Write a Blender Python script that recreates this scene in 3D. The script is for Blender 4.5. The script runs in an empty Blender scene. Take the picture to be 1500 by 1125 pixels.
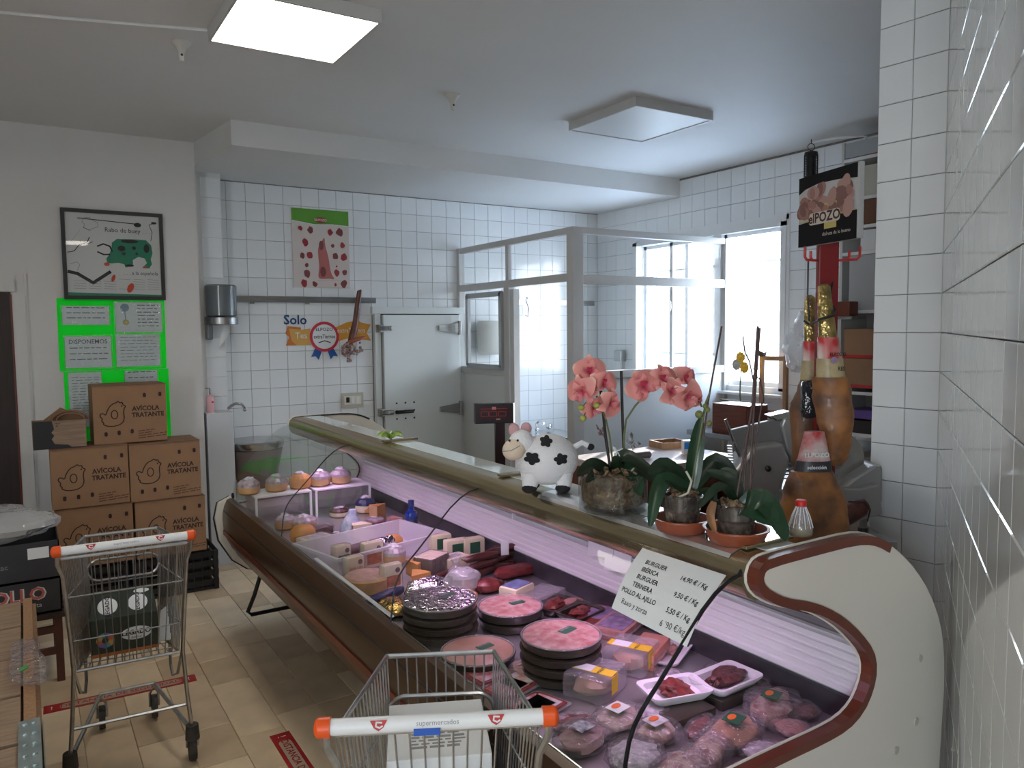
import bpy, bmesh, math, random
from mathutils import Vector, Matrix, Euler
random.seed(7)
C = bpy.context.scene.collection
SC = bpy.context.scene
PI = math.pi
# ------------------------------------------------------------------ camera
FPX, YAW, PIT, ROL, EYE = 1128.7, .5652, .0699, -.0101, 1.74
cY, sY, cP, sP = math.cos(YAW), math.sin(YAW), math.cos(PIT), math.sin(PIT)
FW = Vector((sY*cP, cY*cP, -sP)); R0 = Vector((cY, -sY, 0)); U0 = R0.cross(FW)
RT = R0*math.cos(ROL)+U0*math.sin(ROL); UP = -R0*math.sin(ROL)+U0*math.cos(ROL)
OC = Vector((0, 0, EYE))
cam = bpy.data.cameras.new('camera'); camo = bpy.data.objects.new('camera', cam); C.objects.link(camo)
cam.sensor_width = 36; cam.lens = 36*FPX/1500; cam.clip_start = .02; cam.clip_end = 200
m3 = Matrix((RT, UP, -FW)).transposed()
camo.matrix_world = Matrix.Translation(OC) @ m3.to_4x4()
SC.camera = camo
# ------------------------------------------------------------------ colour, world, sun, window light
SC.view_settings.view_transform = 'Standard'; SC.view_settings.look = 'None'
SC.view_settings.gamma = 1; SC.view_settings.use_curve_mapping = False
SC.view_settings.exposure = -0.08
SKY = 26.0
w = bpy.data.worlds.new('sky'); SC.world = w; w.use_nodes = True
wn = w.node_tree.nodes; wl = w.node_tree.links
bg = wn['Background']; bg.inputs[1].default_value = SKY
tc = wn.new('ShaderNodeTexCoord'); sx = wn.new('ShaderNodeSeparateXYZ'); cr = wn.new('ShaderNodeValToRGB')
wl.new(tc.outputs['Generated'], sx.inputs[0]); wl.new(sx.outputs['Z'], cr.inputs[0]); wl.new(cr.outputs[0], bg.inputs[0])
cr.color_ramp.elements[0].position = 0; cr.color_ramp.elements[0].color = (.88, .94, 1, 1)
cr.color_ramp.elements[1].position = .8; cr.color_ramp.elements[1].color = (.45, .65, 1, 1)
def light(name, kind, energy, loc, rot=None, aim=None, **k):
    l = bpy.data.lights.new(name, kind); l.energy = energy
    for a, b in k.items(): setattr(l, a, b)
    o = bpy.data.objects.new(name, l); C.objects.link(o); o.location = loc
    if rot: o.rotation_euler = rot
    if aim is not None: o.rotation_euler = Vector(aim).to_track_quat('-Z', 'Y').to_euler()
    return o
light('sun', 'SUN', 20, (9, 8, 6), aim=(-2.3, -1.45, -1.15), angle=.01, color=(1, .96, .9))
po = light('window_portal', 'AREA', 1, (5.32, 4.9, 1.95), aim=(-1, 0, 0), shape='RECTANGLE', size=1.5, size_y=1.9)
po.data.cycles.is_portal = True
po = light('added_window_portal', 'AREA', 1, (-3.16, -2.0, 1.5), aim=(1, 0, 0), shape='RECTANGLE', size=1.35, size_y=2.2)  # portal of the unseen side window added for light
po.data.cycles.is_portal = True
# the tube under the hood of the display case
CASE_LAMP = light('case_lamp', 'AREA', 8.5, (1.41, 2.9, 1.115), rot=(0, -.25, 0), spread=2.3, shape='RECTANGLE', size=.05, size_y=3.3, color=(.97, .60, 1))
LAMP_STRENGTH = 17.0
# ------------------------------------------------------------------ helpers
def at(x, y, ax, v):
    d = FW+RT*((x-750)/FPX)+UP*((562.5-y)/FPX); t = (v-OC[ax])/d[ax]; return OC+d*t
def dp(x, y, d): return OC+(FW+RT*((x-750)/FPX)+UP*((562.5-y)/FPX))*d
def tag(o, label=None, cat=None, group=None, kind=None):
    if label: o['label'] = label
    if cat: o['category'] = cat
    if group: o['group'] = group
    if kind: o['kind'] = kind
    return o
def empty(name, loc, rz=0, label=None, cat=None, group=None):
    o = bpy.data.objects.new(name, None); C.objects.link(o); o.empty_display_size = .05
    o.location = loc; o.rotation_euler = (0, 0, rz)
    return tag(o, label, cat, group)
def mat(name, col, rough=.5, metal=0, noise=0, scale=8, bump=0, bscale=60, emis=0, ecol=None, spec=.5, col2=None, stretch=(1, 1, 1), coat=0, sub=0, alpha=1, detail=3, coords='Object'):
    m = bpy.data.materials.new(name); m.use_nodes = True
    N = m.node_tree.nodes; L = m.node_tree.links; b = N['Principled BSDF']
    b.inputs['Base Color'].default_value = (*col, 1); b.inputs['Roughness'].default_value = rough
    b.inputs['Metallic'].default_value = metal; b.inputs['Specular IOR Level'].default_value = spec
    b.inputs['Coat Weight'].default_value = coat; b.inputs['Alpha'].default_value = alpha
    if emis: b.inputs['Emission Color'].default_value = (*(ecol or col), 1); b.inputs['Emission Strength'].default_value = emis
    if noise or bump or col2:
        t = N.new('ShaderNodeTexCoord'); mp = N.new('ShaderNodeMapping'); mp.inputs['Scale'].default_value = stretch
        L.new(t.outputs[coords], mp.inputs[0])
    if noise or col2:
        n = N.new('ShaderNodeTexNoise'); n.inputs['Scale'].default_value = scale; n.inputs['Detail'].default_value = detail
        L.new(mp.outputs[0], n.inputs[0])
        r = N.new('ShaderNodeValToRGB'); r.color_ramp.elements[0].position = .35; r.color_ramp.elements[1].position = .65
        c2 = col2 or tuple(max(0, c*(1-noise)) for c in col)
        r.color_ramp.elements[0].color = (*c2, 1); r.color_ramp.elements[1].color = (*col, 1)
        L.new(n.outputs[0], r.inputs[0]); L.new(r.outputs[0], b.inputs['Base Color'])
    if bump:
        n2 = N.new('ShaderNodeTexNoise'); n2.inputs['Scale'].default_value = bscale; L.new(mp.outputs[0], n2.inputs[0])
        bp = N.new('ShaderNodeBump'); bp.inputs['Strength'].default_value = bump; bp.inputs['Distance'].default_value = .01
        L.new(n2.outputs[0], bp.inputs['Height']); L.new(bp.outputs[0], b.inputs['Normal'])
    return m
def glassmat(name, tint=(1, 1, 1), rough=.02, refl=.05, haze=0, hazecol=(1, 1, 1), bump=0, bscale=30):
    m = bpy.data.materials.new(name); m.use_nodes = True; N = m.node_tree.nodes; L = m.node_tree.links
    out = N['Material Output']; N.remove(N['Principled BSDF'])
    tr = N.new('ShaderNodeBsdfTransparent'); tr.inputs[0].default_value = (*tint, 1)
    gl = N.new('ShaderNodeBsdfGlossy'); gl.inputs['Roughness'].default_value = rough
    fr0 = N.new('ShaderNodeLayerWeight'); fr = N.new('ShaderNodeMath'); fr.operation = 'POWER'; fr.inputs[1].default_value = 4.5; L.new(fr0.outputs['Facing'], fr.inputs[0])
    fm = N.new('ShaderNodeMath'); fm.operation = 'MULTIPLY'; fm.inputs[1].default_value = .5; L.new(fr.outputs[0], fm.inputs[0]); fr = fm
    mx = N.new('ShaderNodeMixShader'); ad = N.new('ShaderNodeMath'); ad.operation = 'ADD'; ad.inputs[1].default_value = refl
    ad.use_clamp = True
    base = tr
    if haze:
        df = N.new('ShaderNodeBsdfDiffuse'); df.inputs[0].default_value = (*hazecol, 1)
        m2 = N.new('ShaderNodeMixShader'); m2.inputs[0].default_value = haze
        L.new(tr.outputs[0], m2.inputs[1]); L.new(df.outputs[0], m2.inputs[2]); base = m2
    if bump:
        t = N.new('ShaderNodeTexCoord'); n2 = N.new('ShaderNodeTexNoise'); n2.inputs['Scale'].default_value = bscale
        L.new(t.outputs['Object'], n2.inputs[0]); bp = N.new('ShaderNodeBump'); bp.inputs['Strength'].default_value = bump
        bp.inputs['Distance'].default_value = .02; L.new(n2.outputs[0], bp.inputs['Height'])
        L.new(bp.outputs[0], gl.inputs['Normal']); L.new(bp.outputs[0], fr0.inputs['Normal'])
    L.new(fr.outputs[0], ad.inputs[0]); L.new(ad.outputs[0], mx.inputs[0]); L.new(base.outputs[0], mx.inputs[1]); L.new(gl.outputs[0], mx.inputs[2])
    L.new(mx.outputs[0], out.inputs[0]); return m
class B:
    """collects shapes, build() links them as ONE mesh object"""
    def __init__(s): s.v = []; s.f = []; s.mi = []; s.m = 0; s.T = Matrix()
    def add(s, vs, fs):
        o = len(s.v); s.v += [s.T @ Vector(p) for p in vs]; s.f += [tuple(i+o for i in f) for f in fs]; s.mi += [s.m]*len(fs); return s
    def box(s, c, d, rz=0, ch=0, R=None):
        x, y, z = d[0]/2, d[1]/2, d[2]/2; M = R or Matrix.Rotation(rz, 3, 'Z')
        if ch <= 0:
            vs = [(i*x, j*y, k*z) for i in (-1, 1) for j in (-1, 1) for k in (-1, 1)]
            fs = [(0, 1, 3, 2), (4, 6, 7, 5), (0, 4, 5, 1), (2, 3, 7, 6), (0, 2, 6, 4), (1, 5, 7, 3)]
        else:
            bm = bmesh.new(); bmesh.ops.create_cube(bm, size=1)
            for q in bm.verts: q.co = Vector((q.co.x*2*x, q.co.y*2*y, q.co.z*2*z))
            bmesh.ops.bevel(bm, geom=bm.edges[:], offset=min(ch, x*.9, y*.9, z*.9), segments=2, affect='EDGES', profile=.6)
            vs = [q.co.copy() for q in bm.verts]; fs = [tuple(v.index for v in f.verts) for f in bm.faces]; bm.free()
        return s.add([Vector(c)+M @ Vector(p) for p in vs], fs)
    def tube(s, pts, r, n=6, closed=False, r2=None):
        pts = [Vector(p) for p in pts]; k = len(pts); vs = []; fs = []
        a = Vector((0, 0, 1))
        for i, p in enumerate(pts):
            t = (pts[(i+1) % k]-pts[i-1]) if closed else (pts[min(i+1, k-1)]-pts[max(i-1, 0)])
            if t.length < 1e-9: t = Vector((0, 0, 1))
            t.normalize()
            if abs(t.dot(a)) > .97: a = Vector((1, 0, 0)) if abs(t.x) < .9 else Vector((0, 1, 0))
            u = t.cross(a).normalized(); v = t.cross(u); a = u.cross(t)
            rr = r if r2 is None else r+(r2-r)*i/max(1, k-1)
            vs += [p+(u*math.cos(2*PI*j/n)+v*math.sin(2*PI*j/n))*rr for j in range(n)]
        for i in range(k if closed else k-1):
            i2 = (i+1) % k
            fs += [(i*n+j, i*n+(j+1) % n, i2*n+(j+1) % n, i2*n+j) for j in range(n)]
        if not closed: fs += [tuple(range(n))[::-1], tuple((k-1)*n+j for j in range(n))]
        return s.add(vs, fs)
    def loft(s, secs, n=16, cap=True):
        """secs: (centre, rx, ry) ; optional 4th = Matrix3 ; ellipse in local xy of that matrix (default horizontal)"""
        vs = []; fs = []
        for q in secs:
            M = q[3] if len(q) > 3 else Matrix.Identity(3)
            vs += [Vector(q[0])+M @ Vector((q[1]*math.cos(2*PI*j/n), q[2]*math.sin(2*PI*j/n), 0)) for j in range(n)]
        for i in range(len(secs)-1): fs += [(i*n+j, i*n+(j+1) % n, (i+1)*n+(j+1) % n, (i+1)*n+j) for j in range(n)]
        if cap: fs += [tuple(range(n))[::-1], tuple((len(secs)-1)*n+j for j in range(n))]
        return s.add(vs, fs)
    def lathe(s, prof, c=(0, 0, 0), n=20, cap=True): return s.loft([((c[0], c[1], c[2]+z), r, r) for r, z in prof], n, cap)
    def ball(s, c, r, n=12, m=8, R=None):
        r = (r, r, r) if not hasattr(r, '__len__') else r; M = R or Matrix.Identity(3); vs = []; fs = []
        for i in range(1, m):
            a = PI*i/m
            vs += [Vector(c)+M @ Vector((r[0]*math.sin(a)*math.cos(2*PI*j/n), r[1]*math.sin(a)*math.sin(2*PI*j/n), r[2]*math.cos(a))) for j in range(n)]
        vs += [Vector(c)+M @ Vector((0, 0, r[2])), Vector(c)+M @ Vector((0, 0, -r[2]))]
        for i in range(m-2): fs += [(i*n+j, (i+1)*n+j, (i+1)*n+(j+1) % n, i*n+(j+1) % n) for j in range(n)]
        t = (m-1)*n; fs += [(t, j, (j+1) % n) for j in range(n)]+[(t+1, (m-2)*n+(j+1) % n, (m-2)*n+j) for j in range(n)]
        return s.add(vs, fs)
    def prism(s, poly, h, M=None):
        """poly in xy, extruded 0..h in z, then M (4x4)"""
        M = M or Matrix(); k = len(poly)
        vs = [M @ Vector((p[0], p[1], 0)) for p in poly]+[M @ Vector((p[0], p[1], h)) for p in poly]
        return s.add(vs, [tuple(range(k))[::-1], tuple(range(k, 2*k))]+[(i, (i+1) % k, (i+1) % k+k, i+k) for i in range(k)])
    def flat(s, poly, M=None):
        M = M or Matrix(); return s.add([M @ Vector((p[0], p[1], 0)) for p in poly], [tuple(range(len(poly)))])
    def text(s, txt, size, M, align='CENTER', ext=0, wide=1, bold=0):
        v, f = textmesh(txt, size, align, ext, bold)
        return s.add([M @ Vector((p[0]*wide, p[1], p[2])) for p in v], f)
    def build(s, name, mats, parent=None, loc=None, rot=None, smooth=False, ang=40):
        me = bpy.data.meshes.new(name); me.from_pydata([tuple(p) for p in s.v], [], s.f)
        for m in (mats if isinstance(mats, (list, tuple)) else [mats]): me.materials.append(m)
        me.polygons.foreach_set('material_index', s.mi)
        me.update()
        bm = bmesh.new(); bm.from_mesh(me)
        if not getattr(s, 'keep', False): bmesh.ops.recalc_face_normals(bm, faces=bm.faces)
        bm.to_mesh(me); bm.free()
        if smooth:
            me.polygons.foreach_set('use_smooth', [True]*len(me.polygons))
            try: me.set_sharp_from_angle(angle=math.radians(ang))
            except Exception: pass
        o = bpy.data.objects.new(name, me); C.objects.link(o)
        if parent: o.parent = parent
        if loc is not None: o.location = loc
        if rot is not None: o.rotation_euler = rot
        return o
_tc = {}
def textmesh(txt, size, align, ext, bold):
    k = (txt, align, bold)
    if k not in _tc:
        cu = bpy.data.curves.new('t', 'FONT'); cu.body = txt; cu.size = 1; cu.align_x = align; cu.align_y = 'CENTER'; cu.resolution_u = 2; cu.offset = bold
        o = bpy.data.objects.new('t', cu); C.objects.link(o)
        dg = bpy.context.evaluated_depsgraph_get(); me = bpy.data.meshes.new_from_object(o.evaluated_get(dg))
        _tc[k] = ([tuple(v.co) for v in me.vertices], [tuple(p.vertices) for p in me.polygons])
        bpy.data.objects.remove(o); bpy.data.curves.remove(cu); bpy.data.meshes.remove(me)
    v, f = _tc[k]; return [(p[0]*size, p[1]*size, p[2]) for p in v], f
def frame3(o, xd, yd):
    """4x4 with origin o, local x along xd, local y along yd (print planes)"""
    x = Vector(xd).normalized(); z = x.cross(Vector(yd)).normalized(); y = z.cross(x)
    M = Matrix((x, y, z)).transposed().to_4x4(); M.translation = Vector(o); return M
WALLF = lambda x, y, z: frame3((x, y, z), (1, 0, 0), (0, 0, 1))      # a print facing -y
def disc(r, n=20, c=(0, 0), ry=None): return [(c[0]+r*math.cos(2*PI*i/n), c[1]+(ry or r)*math.sin(2*PI*i/n)) for i in range(n)]
def rrect(w, h, r, c=(0, 0), n=4):
    p = []
    for sx_, sy_, a0 in ((1, 1, 0), (-1, 1, PI/2), (-1, -1, PI), (1, -1, 1.5*PI)):
        for i in range(n+1):
            a = a0+PI/2*i/n; p.append((c[0]+sx_*(w/2-r)+r*math.cos(a), c[1]+sy_*(h/2-r)+r*math.sin(a)))
    return p
def stroke(pts, w, closed=False):
    """list of quads (polys) following a 2D line"""
    out = []; k = len(pts)
    for i in range(k if closed else k-1):
        a = Vector(pts[i]); b = Vector(pts[(i+1) % k]); d = b-a
        if d.length < 1e-9: continue
        n = Vector((-d.y, d.x)).normalized()*w/2; e = d.normalized()*w*.3
        out.append([tuple(a-n-e), tuple(b-n+e), tuple(b+n+e), tuple(a+n-e)])
    return out
def smooth2(pts, k=2, closed=True):
    for _ in range(k):
        q = []; n = len(pts)
        for i in range(n if closed else n-1):
            a = pts[i]; b = pts[(i+1) % n]
            q += [tuple(a[j]*.75+b[j]*.25 for j in range(len(a))), tuple(a[j]*.25+b[j]*.75 for j in range(len(a)))]
        if not closed: q = [pts[0]]+q+[pts[-1]]
        pts = q
    return pts
def copy_tree(o, parent=None):
    c = o.copy(); C.objects.link(c); c.parent = parent
    for ch in list(o.children): copy_tree(ch, c)
    return c
def inst(me_obj, name, parent, loc, rot=(0, 0, 0), scale=None, data=None):
    o = bpy.data.objects.new(name, data or me_obj.data); C.objects.link(o); o.parent = parent; o.location = loc; o.rotation_euler = rot
    if scale is not None: o.scale = scale
    return o
# ------------------------------------------------------------------ materials
M_plaster = mat('white_plaster', (.70, .69, .67), .85, noise=.05, scale=2, bump=.08, bscale=25)
M_ceil = mat('ceiling_paint', (.72, .72, .71), .6, noise=.04, scale=1.2, bump=.05, bscale=9)
M_grout = mat('tile_grout', (.26, .25, .24), .9, noise=.3, scale=20)
M_tile = mat('white_glazed_tile', (.78, .80, .81), .13, noise=.03, scale=3, bump=.03, bscale=7, spec=.5)
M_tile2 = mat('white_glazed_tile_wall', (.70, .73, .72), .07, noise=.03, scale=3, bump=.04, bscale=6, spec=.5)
M_floorA = mat('floor_tile_light', (.80, .64, .44), .38, noise=.12, scale=7, bump=.05, bscale=30, coords='Object')
M_floorB = mat('floor_tile_dark', (.60, .46, .30), .38, noise=.15, scale=7, bump=.05, bscale=30)
M_floorC = mat('floor_tile_mid', (.70, .55, .37), .38, noise=.15, scale=7, bump=.05, bscale=30)
M_fgrout = mat('floor_grout', (.18, .15, .11), .9)
M_alu = mat('white_aluminium', (.56, .555, .54), .35, noise=.05, scale=5)
M_alud = mat('grey_aluminium', (.38, .39, .39), .3, metal=.6)
M_door = mat('door_white', (.66, .69, .68), .35, noise=.03, scale=2)
M_steel = mat('steel', (.55, .55, .55), .22, metal=1, noise=.15, scale=12)
M_steeld = mat('brushed_steel', (.42, .42, .41), .35, metal=1, noise=.25, scale=6, stretch=(1, 1, 20))
M_chrome = mat('chrome', (.75, .75, .75), .1, metal=1)
M_zinc = mat('zinc_wire', (.50, .51, .52), .3, metal=.9, noise=.2, scale=30)
M_black = mat('black', (.012, .012, .013), .45)
M_blackg = mat('black_gloss', (.01, .01, .012), .12)
M_rubber = mat('rubber', (.07, .065, .06), .8, noise=.3, scale=30)
M_dark = mat('dark_brown_wood', (.035, .018, .014), .5, noise=.4, scale=6, stretch=(6, 1, 1))
M_brown = mat('brown_laminate', (.15, .035, .018), .32, noise=.15, scale=20)
M_cream = mat('cream_panel', (.72, .68, .60), .35, noise=.02, scale=3)
M_bronze = mat('bronze_front', (.075, .04, .02), .3, metal=.2, noise=.2, scale=3, stretch=(4, .3, 4))
M_brass = mat('champagne_rail', (.42, .35, .22), .22, metal=.85, noise=.12, scale=4, stretch=(4, .3, 4))
M_card = mat('cardboard', (.33, .185, .10), .8, noise=.1, scale=10, bump=.05, bscale=80)
M_cardd = mat('cardboard_edge', (.26, .14, .08), .85, noise=.15, scale=12)
M_ink = mat('dark_ink', (.035, .012, .01), .7)
M_inkb = mat('black_ink', (.012, .012, .012), .6)
M_red = mat('red_plastic', (.55, .02, .015), .4)
M_redink = mat('red_ink', (.45, .02, .02), .5)
M_orange = mat('orange_plastic', (.75, .09, .01), .35)
M_white = mat('white_plastic', (.75, .76, .76), .35)
M_paper = mat('white_paper', (.72, .74, .74), .7)
M_wood = mat('pale_wood', (.32, .22, .145), .65, noise=.3, scale=9, stretch=(1, 9, 9), bump=.1, bscale=50)
M_wood2 = mat('tan_wood', (.36, .20, .10), .55, noise=.25, scale=9, stretch=(9, 9, 1))
M_glass = glassmat('clear_glass', (.965, .97, .97), refl=.02)
M_cglass = glassmat('case_glass', (.965, .98, .975), refl=.002)
M_clear = glassmat('clear_plastic', (.92, .92, .93), rough=.12, refl=.07, haze=.2, hazecol=(.8, .75, .8), bump=.3, bscale=40)
M_bagm = glassmat('plastic_bag', (.9, .9, .9), rough=.2, refl=.08, haze=.38, hazecol=(.75, .75, .76), bump=.8, bscale=22)
M_vac = glassmat('vacuum_film', (.93, .9, .92), rough=.12, refl=.06, haze=.06, bump=1.0, bscale=35)
M_green = mat('fluorescent_green_card', (.01, 1.0, .04), .8, spec=.2)
# ================================================================== SETTING
CEIL, SOF = 3.10, 2.94
b = B().box((1, 1.2, -.06), (8.6, 10.6, .1)); floor = tag(b.build('floor', M_fgrout), kind='structure')
def piece_mesh(w, d, h, m, name='p'):
    q = B(); a = .0025
    q.loft([((0, 0, 0), 1, 1)], 4, False); q.v = []; q.f = []; q.mi = []
    vs = [(-w/2, -d/2, 0), (w/2, -d/2, 0), (w/2, d/2, 0), (-w/2, d/2, 0), (-w/2, -d/2, h-a), (w/2, -d/2, h-a), (w/2, d/2, h-a), (-w/2, d/2, h-a),
          (-w/2+a, -d/2+a, h), (w/2-a, -d/2+a, h), (w/2-a, d/2-a, h), (-w/2+a, d/2-a, h)]
    fs = []
    for i in range(4):
        j = (i+1) % 4; fs += [(i, j, j+4, i+4), (i+4, j+4, j+8, i+8)]
    fs += [(8, 9, 10, 11)]
    q.add(vs, fs); me = bpy.data.meshes.new(name); me.from_pydata([tuple(v) for v in q.v], [], q.f); me.materials.append(m); me.update(); return me
FL = {}
for nm, ln, mm in (('a', .575, M_floorA), ('b', .32, M_floorB), ('c', .575, M_floorC), ('d', .32, M_floorC)):
    FL[nm] = (piece_mesh(.187, ln-.003, .012, mm), ln)
def link(me, name, parent, loc, rot=(0, 0, 0)):
    o = bpy.data.objects.new(name, me); C.objects.link(o); o.parent = parent; o.location = loc; o.rotation_euler = rot; return o
far = B()
for ci in range(-12, 9):
    x = .9935+ci*.1885
    off = 3.451-(ci*.315 % .895) - .895*4 if ci else 3.451-.895*4
    if ci == -1: off = 3.92-.895*4
    y = off; k = 0
    while y < 6.0:
        nm = 'b' if k % 2 == 0 else 'a'
        r = random.random()
        if nm == 'a' and r < .22: nm = 'c'
        if nm == 'b' and r < .25: nm = 'd'
        me, ln = FL[nm]; cy_ = y+ln/2
        if cy_ > 2.3 and -1.2 < x < 1.75: link(me, 'tile', floor, (x, cy_, -.0115))
        elif cy_ > -3.6: far.m = 'abcd'.index(nm); far.box((x, cy_, -.0055), (.185, ln-.004, .012))
        y += ln; k += 1
tag(far.build('tiles', [M_floorA, M_floorB, M_floorC, M_floorC], floor), kind='stuff')

b = B().box((1, 1.2, CEIL+.05), (8.6, 10.8, .1)); ceiling = tag(b.build('ceiling', M_ceil), kind='structure')
b = B().prism([(1.19, 5.2), (5.13, 5.2), (5.13, 6.45), (1.10, 6.45), (1.10, 5.95)], CEIL-SOF+.01, Matrix.Translation((0, 0, SOF)))
tag(b.build('trim_1', M_ceil), kind='structure')
b = B().box((-1.05, 6.27, 1.5), (4.30, .64, 3.3)); wl_ = tag(b.build('wall_left', M_plaster), kind='structure')
b = B(); b.box((-3.25, -3.4, 1.5), (.1, 1.45, 3.3)).box((-3.25, 2.42, 1.5), (.1, 7.5, 3.3)).box((-3.25, -2.0, .2), (.1, 1.7, .4)).box((-3.25, -2.0, 2.85), (.1, 1.7, .6)); tag(b.build('wall_side', M_plaster), kind='structure')
# closed rear wall, then an unseen side window added to light the end panel
b = B(); b.box((-.5, -4.05, 1.5), (5.6, .1, 3.3)); tag(b.build('wall_rear', M_plaster), kind='structure')
wr = B()
for y in (-2.65, -2.0, -1.35): wr.box((-3.23, y, 1.48), (.06, .06, 2.2))
for z in (.42, 2.54): wr.box((-3.23, -2.0, z), (.06, 1.35, .06))
wn2 = tag(wr.build('added_side_window', M_alu), kind='structure')
B().box((-3.23, -2.0, 1.48), (.006, 1.28, 2.1)).build('pane', M_glass, wn2)

def vis(p):
    v = Vector(p)-OC; z = v.dot(FW)
    if z < .1: return False
    x = 750+FPX*v.dot(RT)/z; y = 562.5-FPX*v.dot(UP)/z
    return -40 < x < 1540 and -40 < y < 1165
TILE = piece_mesh(.1475, .1475, .006, M_tile)
TILEP = piece_mesh(.1309, .1475, .006, M_tile)
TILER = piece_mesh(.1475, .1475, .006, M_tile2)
def tile_wall(parent, cells, me, rot, mm, wdt=.1475, limit=299):
    """cells: (centre, hole?) ; each in-view tile an object, the largest first"""
    cells = sorted(cells, key=lambda p: (not vis(p), (Vector(p)-OC).length))
    R = Euler(rot).to_matrix(); rest = B()
    for i, p in enumerate(cells):
        if i < limit and vis(p):
            j = [random.uniform(-.0035, .0035) for _ in range(3)]
            link(me, 'tile', parent, p, (rot[0]+j[0], rot[1]+j[1]*.5, rot[2]+j[2]))
        else: rest.box(p, (wdt, .1475, .010), R=R)
    if rest.v: tag(rest.build('tiles', mm, parent), kind='stuff')
Z1 = 2.783
# back wall
b = B().box((3.3, 6.47, 1.5), (4.4, .13, 3.3)); wb = tag(b.build('wall_back', M_grout), kind='structure')
cells = []
for c in range(-2, 25):
    for r in range(-1, 19):
        x = 1.4062+(c+.5)*.15; z = Z1-(r+.5)*.15
        if z > SOF-.02 and r < 0: z = Z1+.075
        if x < 5.1 and z > .05 and not (2.62 < x < 3.47 and z < 1.93): cells.append((x, 6.406, z))
tile_wall(wb, cells, TILE, (PI/2, 0, 0), M_tile)
# narrow tiled strip beside the white wall
b = B().box((1.21, 6.30, 1.5), (.22, .26, 3.3)); ws = tag(b.build('wall_strip', M_plaster), kind='structure')
cells = [(1.245, 6.171, 2.83-r*.15) for r in range(0, 19)]
tile_wall(ws, cells, TILE, (PI/2, 0, 0), M_tile)
# window wall
WX = 5.13
b = B(); b.box((WX+.12, 6.15, 1.5), (.22, .72, 3.3)).box((WX+.12, 2.92, 1.5), (.22, 2.2, 3.3)).box((WX+.12, 4.9, .6), (.22, 1.8, 1.22)).box((WX+.12, 4.9, 2.85), (.22, 1.8, .54))
ww = tag(b.build('wall_right', M_grout), kind='structure')
cells = []
for c in range(-1, 29):
    for r in range(-2, 19):
        y = 6.2407-(c+.5)*.15; z = Z1-(r+.5)*.15
        if y > 6.4: y = 6.33
        if z < .05 or z > CEIL: continue
        if 4.0 < y < 5.83 and 1.2 < z < 2.6: continue
        cells.append((WX+.004, y, z))
tile_wall(ww, cells, TILE, (PI/2, 0, -PI/2), M_tile)
# pillar and the slanting wall next to the camera
A_, K_ = Vector((2.938, 1.87, 0)), Vector((2.963, 1.604, 0)); D_ = Vector((-.852, -.524, 0))
P2 = K_+D_*2.3
b = B().prism([(A_.x+.006, A_.y), (K_.x+.006, K_.y-.006), (P2.x+.004, P2.y-.006), (2.0, -4.1), (5.3, -4.1), (5.3, 1.87)], 3.2)
wp = tag(b.build('wall_pillar', M_grout), kind='structure')
cells = []; dv = (K_-A_).normalized(); nrm = Vector((-1, -.094, 0)).normalized()
for c in (0, 1):
    for r in range(-1, 21):
        p = A_+dv*(.0667+c*.1334); cells.append((p.x, p.y, 2.914-(r+.5)*.15))
tile_wall(wp, cells, TILEP, (PI/2, 0, math.atan2(dv.y, dv.x)), M_tile, .1309)
cells = []; angD = math.atan2(D_.y, D_.x)
for c in range(15):
    for r in range(-1, 21):
        p = K_+D_*(.076+c*.15); z = 2.914-(r+.5)*.15
        if z < CEIL+.05 and z > 0: cells.append((p.x, p.y, z))
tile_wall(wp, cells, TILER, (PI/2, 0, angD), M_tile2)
B().box((K_.x-.003, K_.y, 1.5), (.012, .012, 3.1), rz=.7).build('corner_bead', M_alud, wp)
# door at the far left
d1 = tag(B().box((-.48, 5.94, 1.0), (.86, .03, 2.03)).build('door_1', M_dark), kind='structure')
f = B(); f.box((-.008, 5.935, 1.007), (.075, .05, 2.013)); f.box((-.50, 5.935, 2.055), (.95, .05, .075)); f.box((.036, 5.94, 1.07), (.012, .03, 2.14))
f.build('door_frame', M_plaster, d1)
B().box((-.048, 5.915, 1.0), (.012, .02, 2.0)).build('edge_strip', M_brown, d1)
# exterior seen, burnt out, through the window
M_fac = mat('sunlit_render', (.85, .85, .82), .9, noise=.04, scale=.7); M_fwin = mat('outside_window', (.22, .27, .30), .2)
e = empty('apartment_building', (17.5, 5, -4), 0, 'pale sunlit building with rows of windows outside the shop window', 'building')
B().box((3, 3, 3.9), (6, 30, 7.8)).build('wall', M_fac, e)
for y in (-7, -5, -3, -1, 1, 3, 5, 7, 9, 11, 13):
    for z in (2.2, 5.4):
        wv = B().box((-.02, y, z), (.08, 1.0, 1.4)).build('window', M_alu, e)
        for s in (-.24, .24): B().box((-.07, y+s, z), (.02, .42, 1.28)).build('pane', M_fwin, wv)
for z in (3.6, 7.6): B().box((-.25, 3, z), (.5, 26, .12)).build('ledge', M_fac, e)
tag(B().box((20, 5, -4.05), (30, 60, .1)).build('ground', mat('pavement', (.62, .62, .60), .9)), kind='structure')
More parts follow.
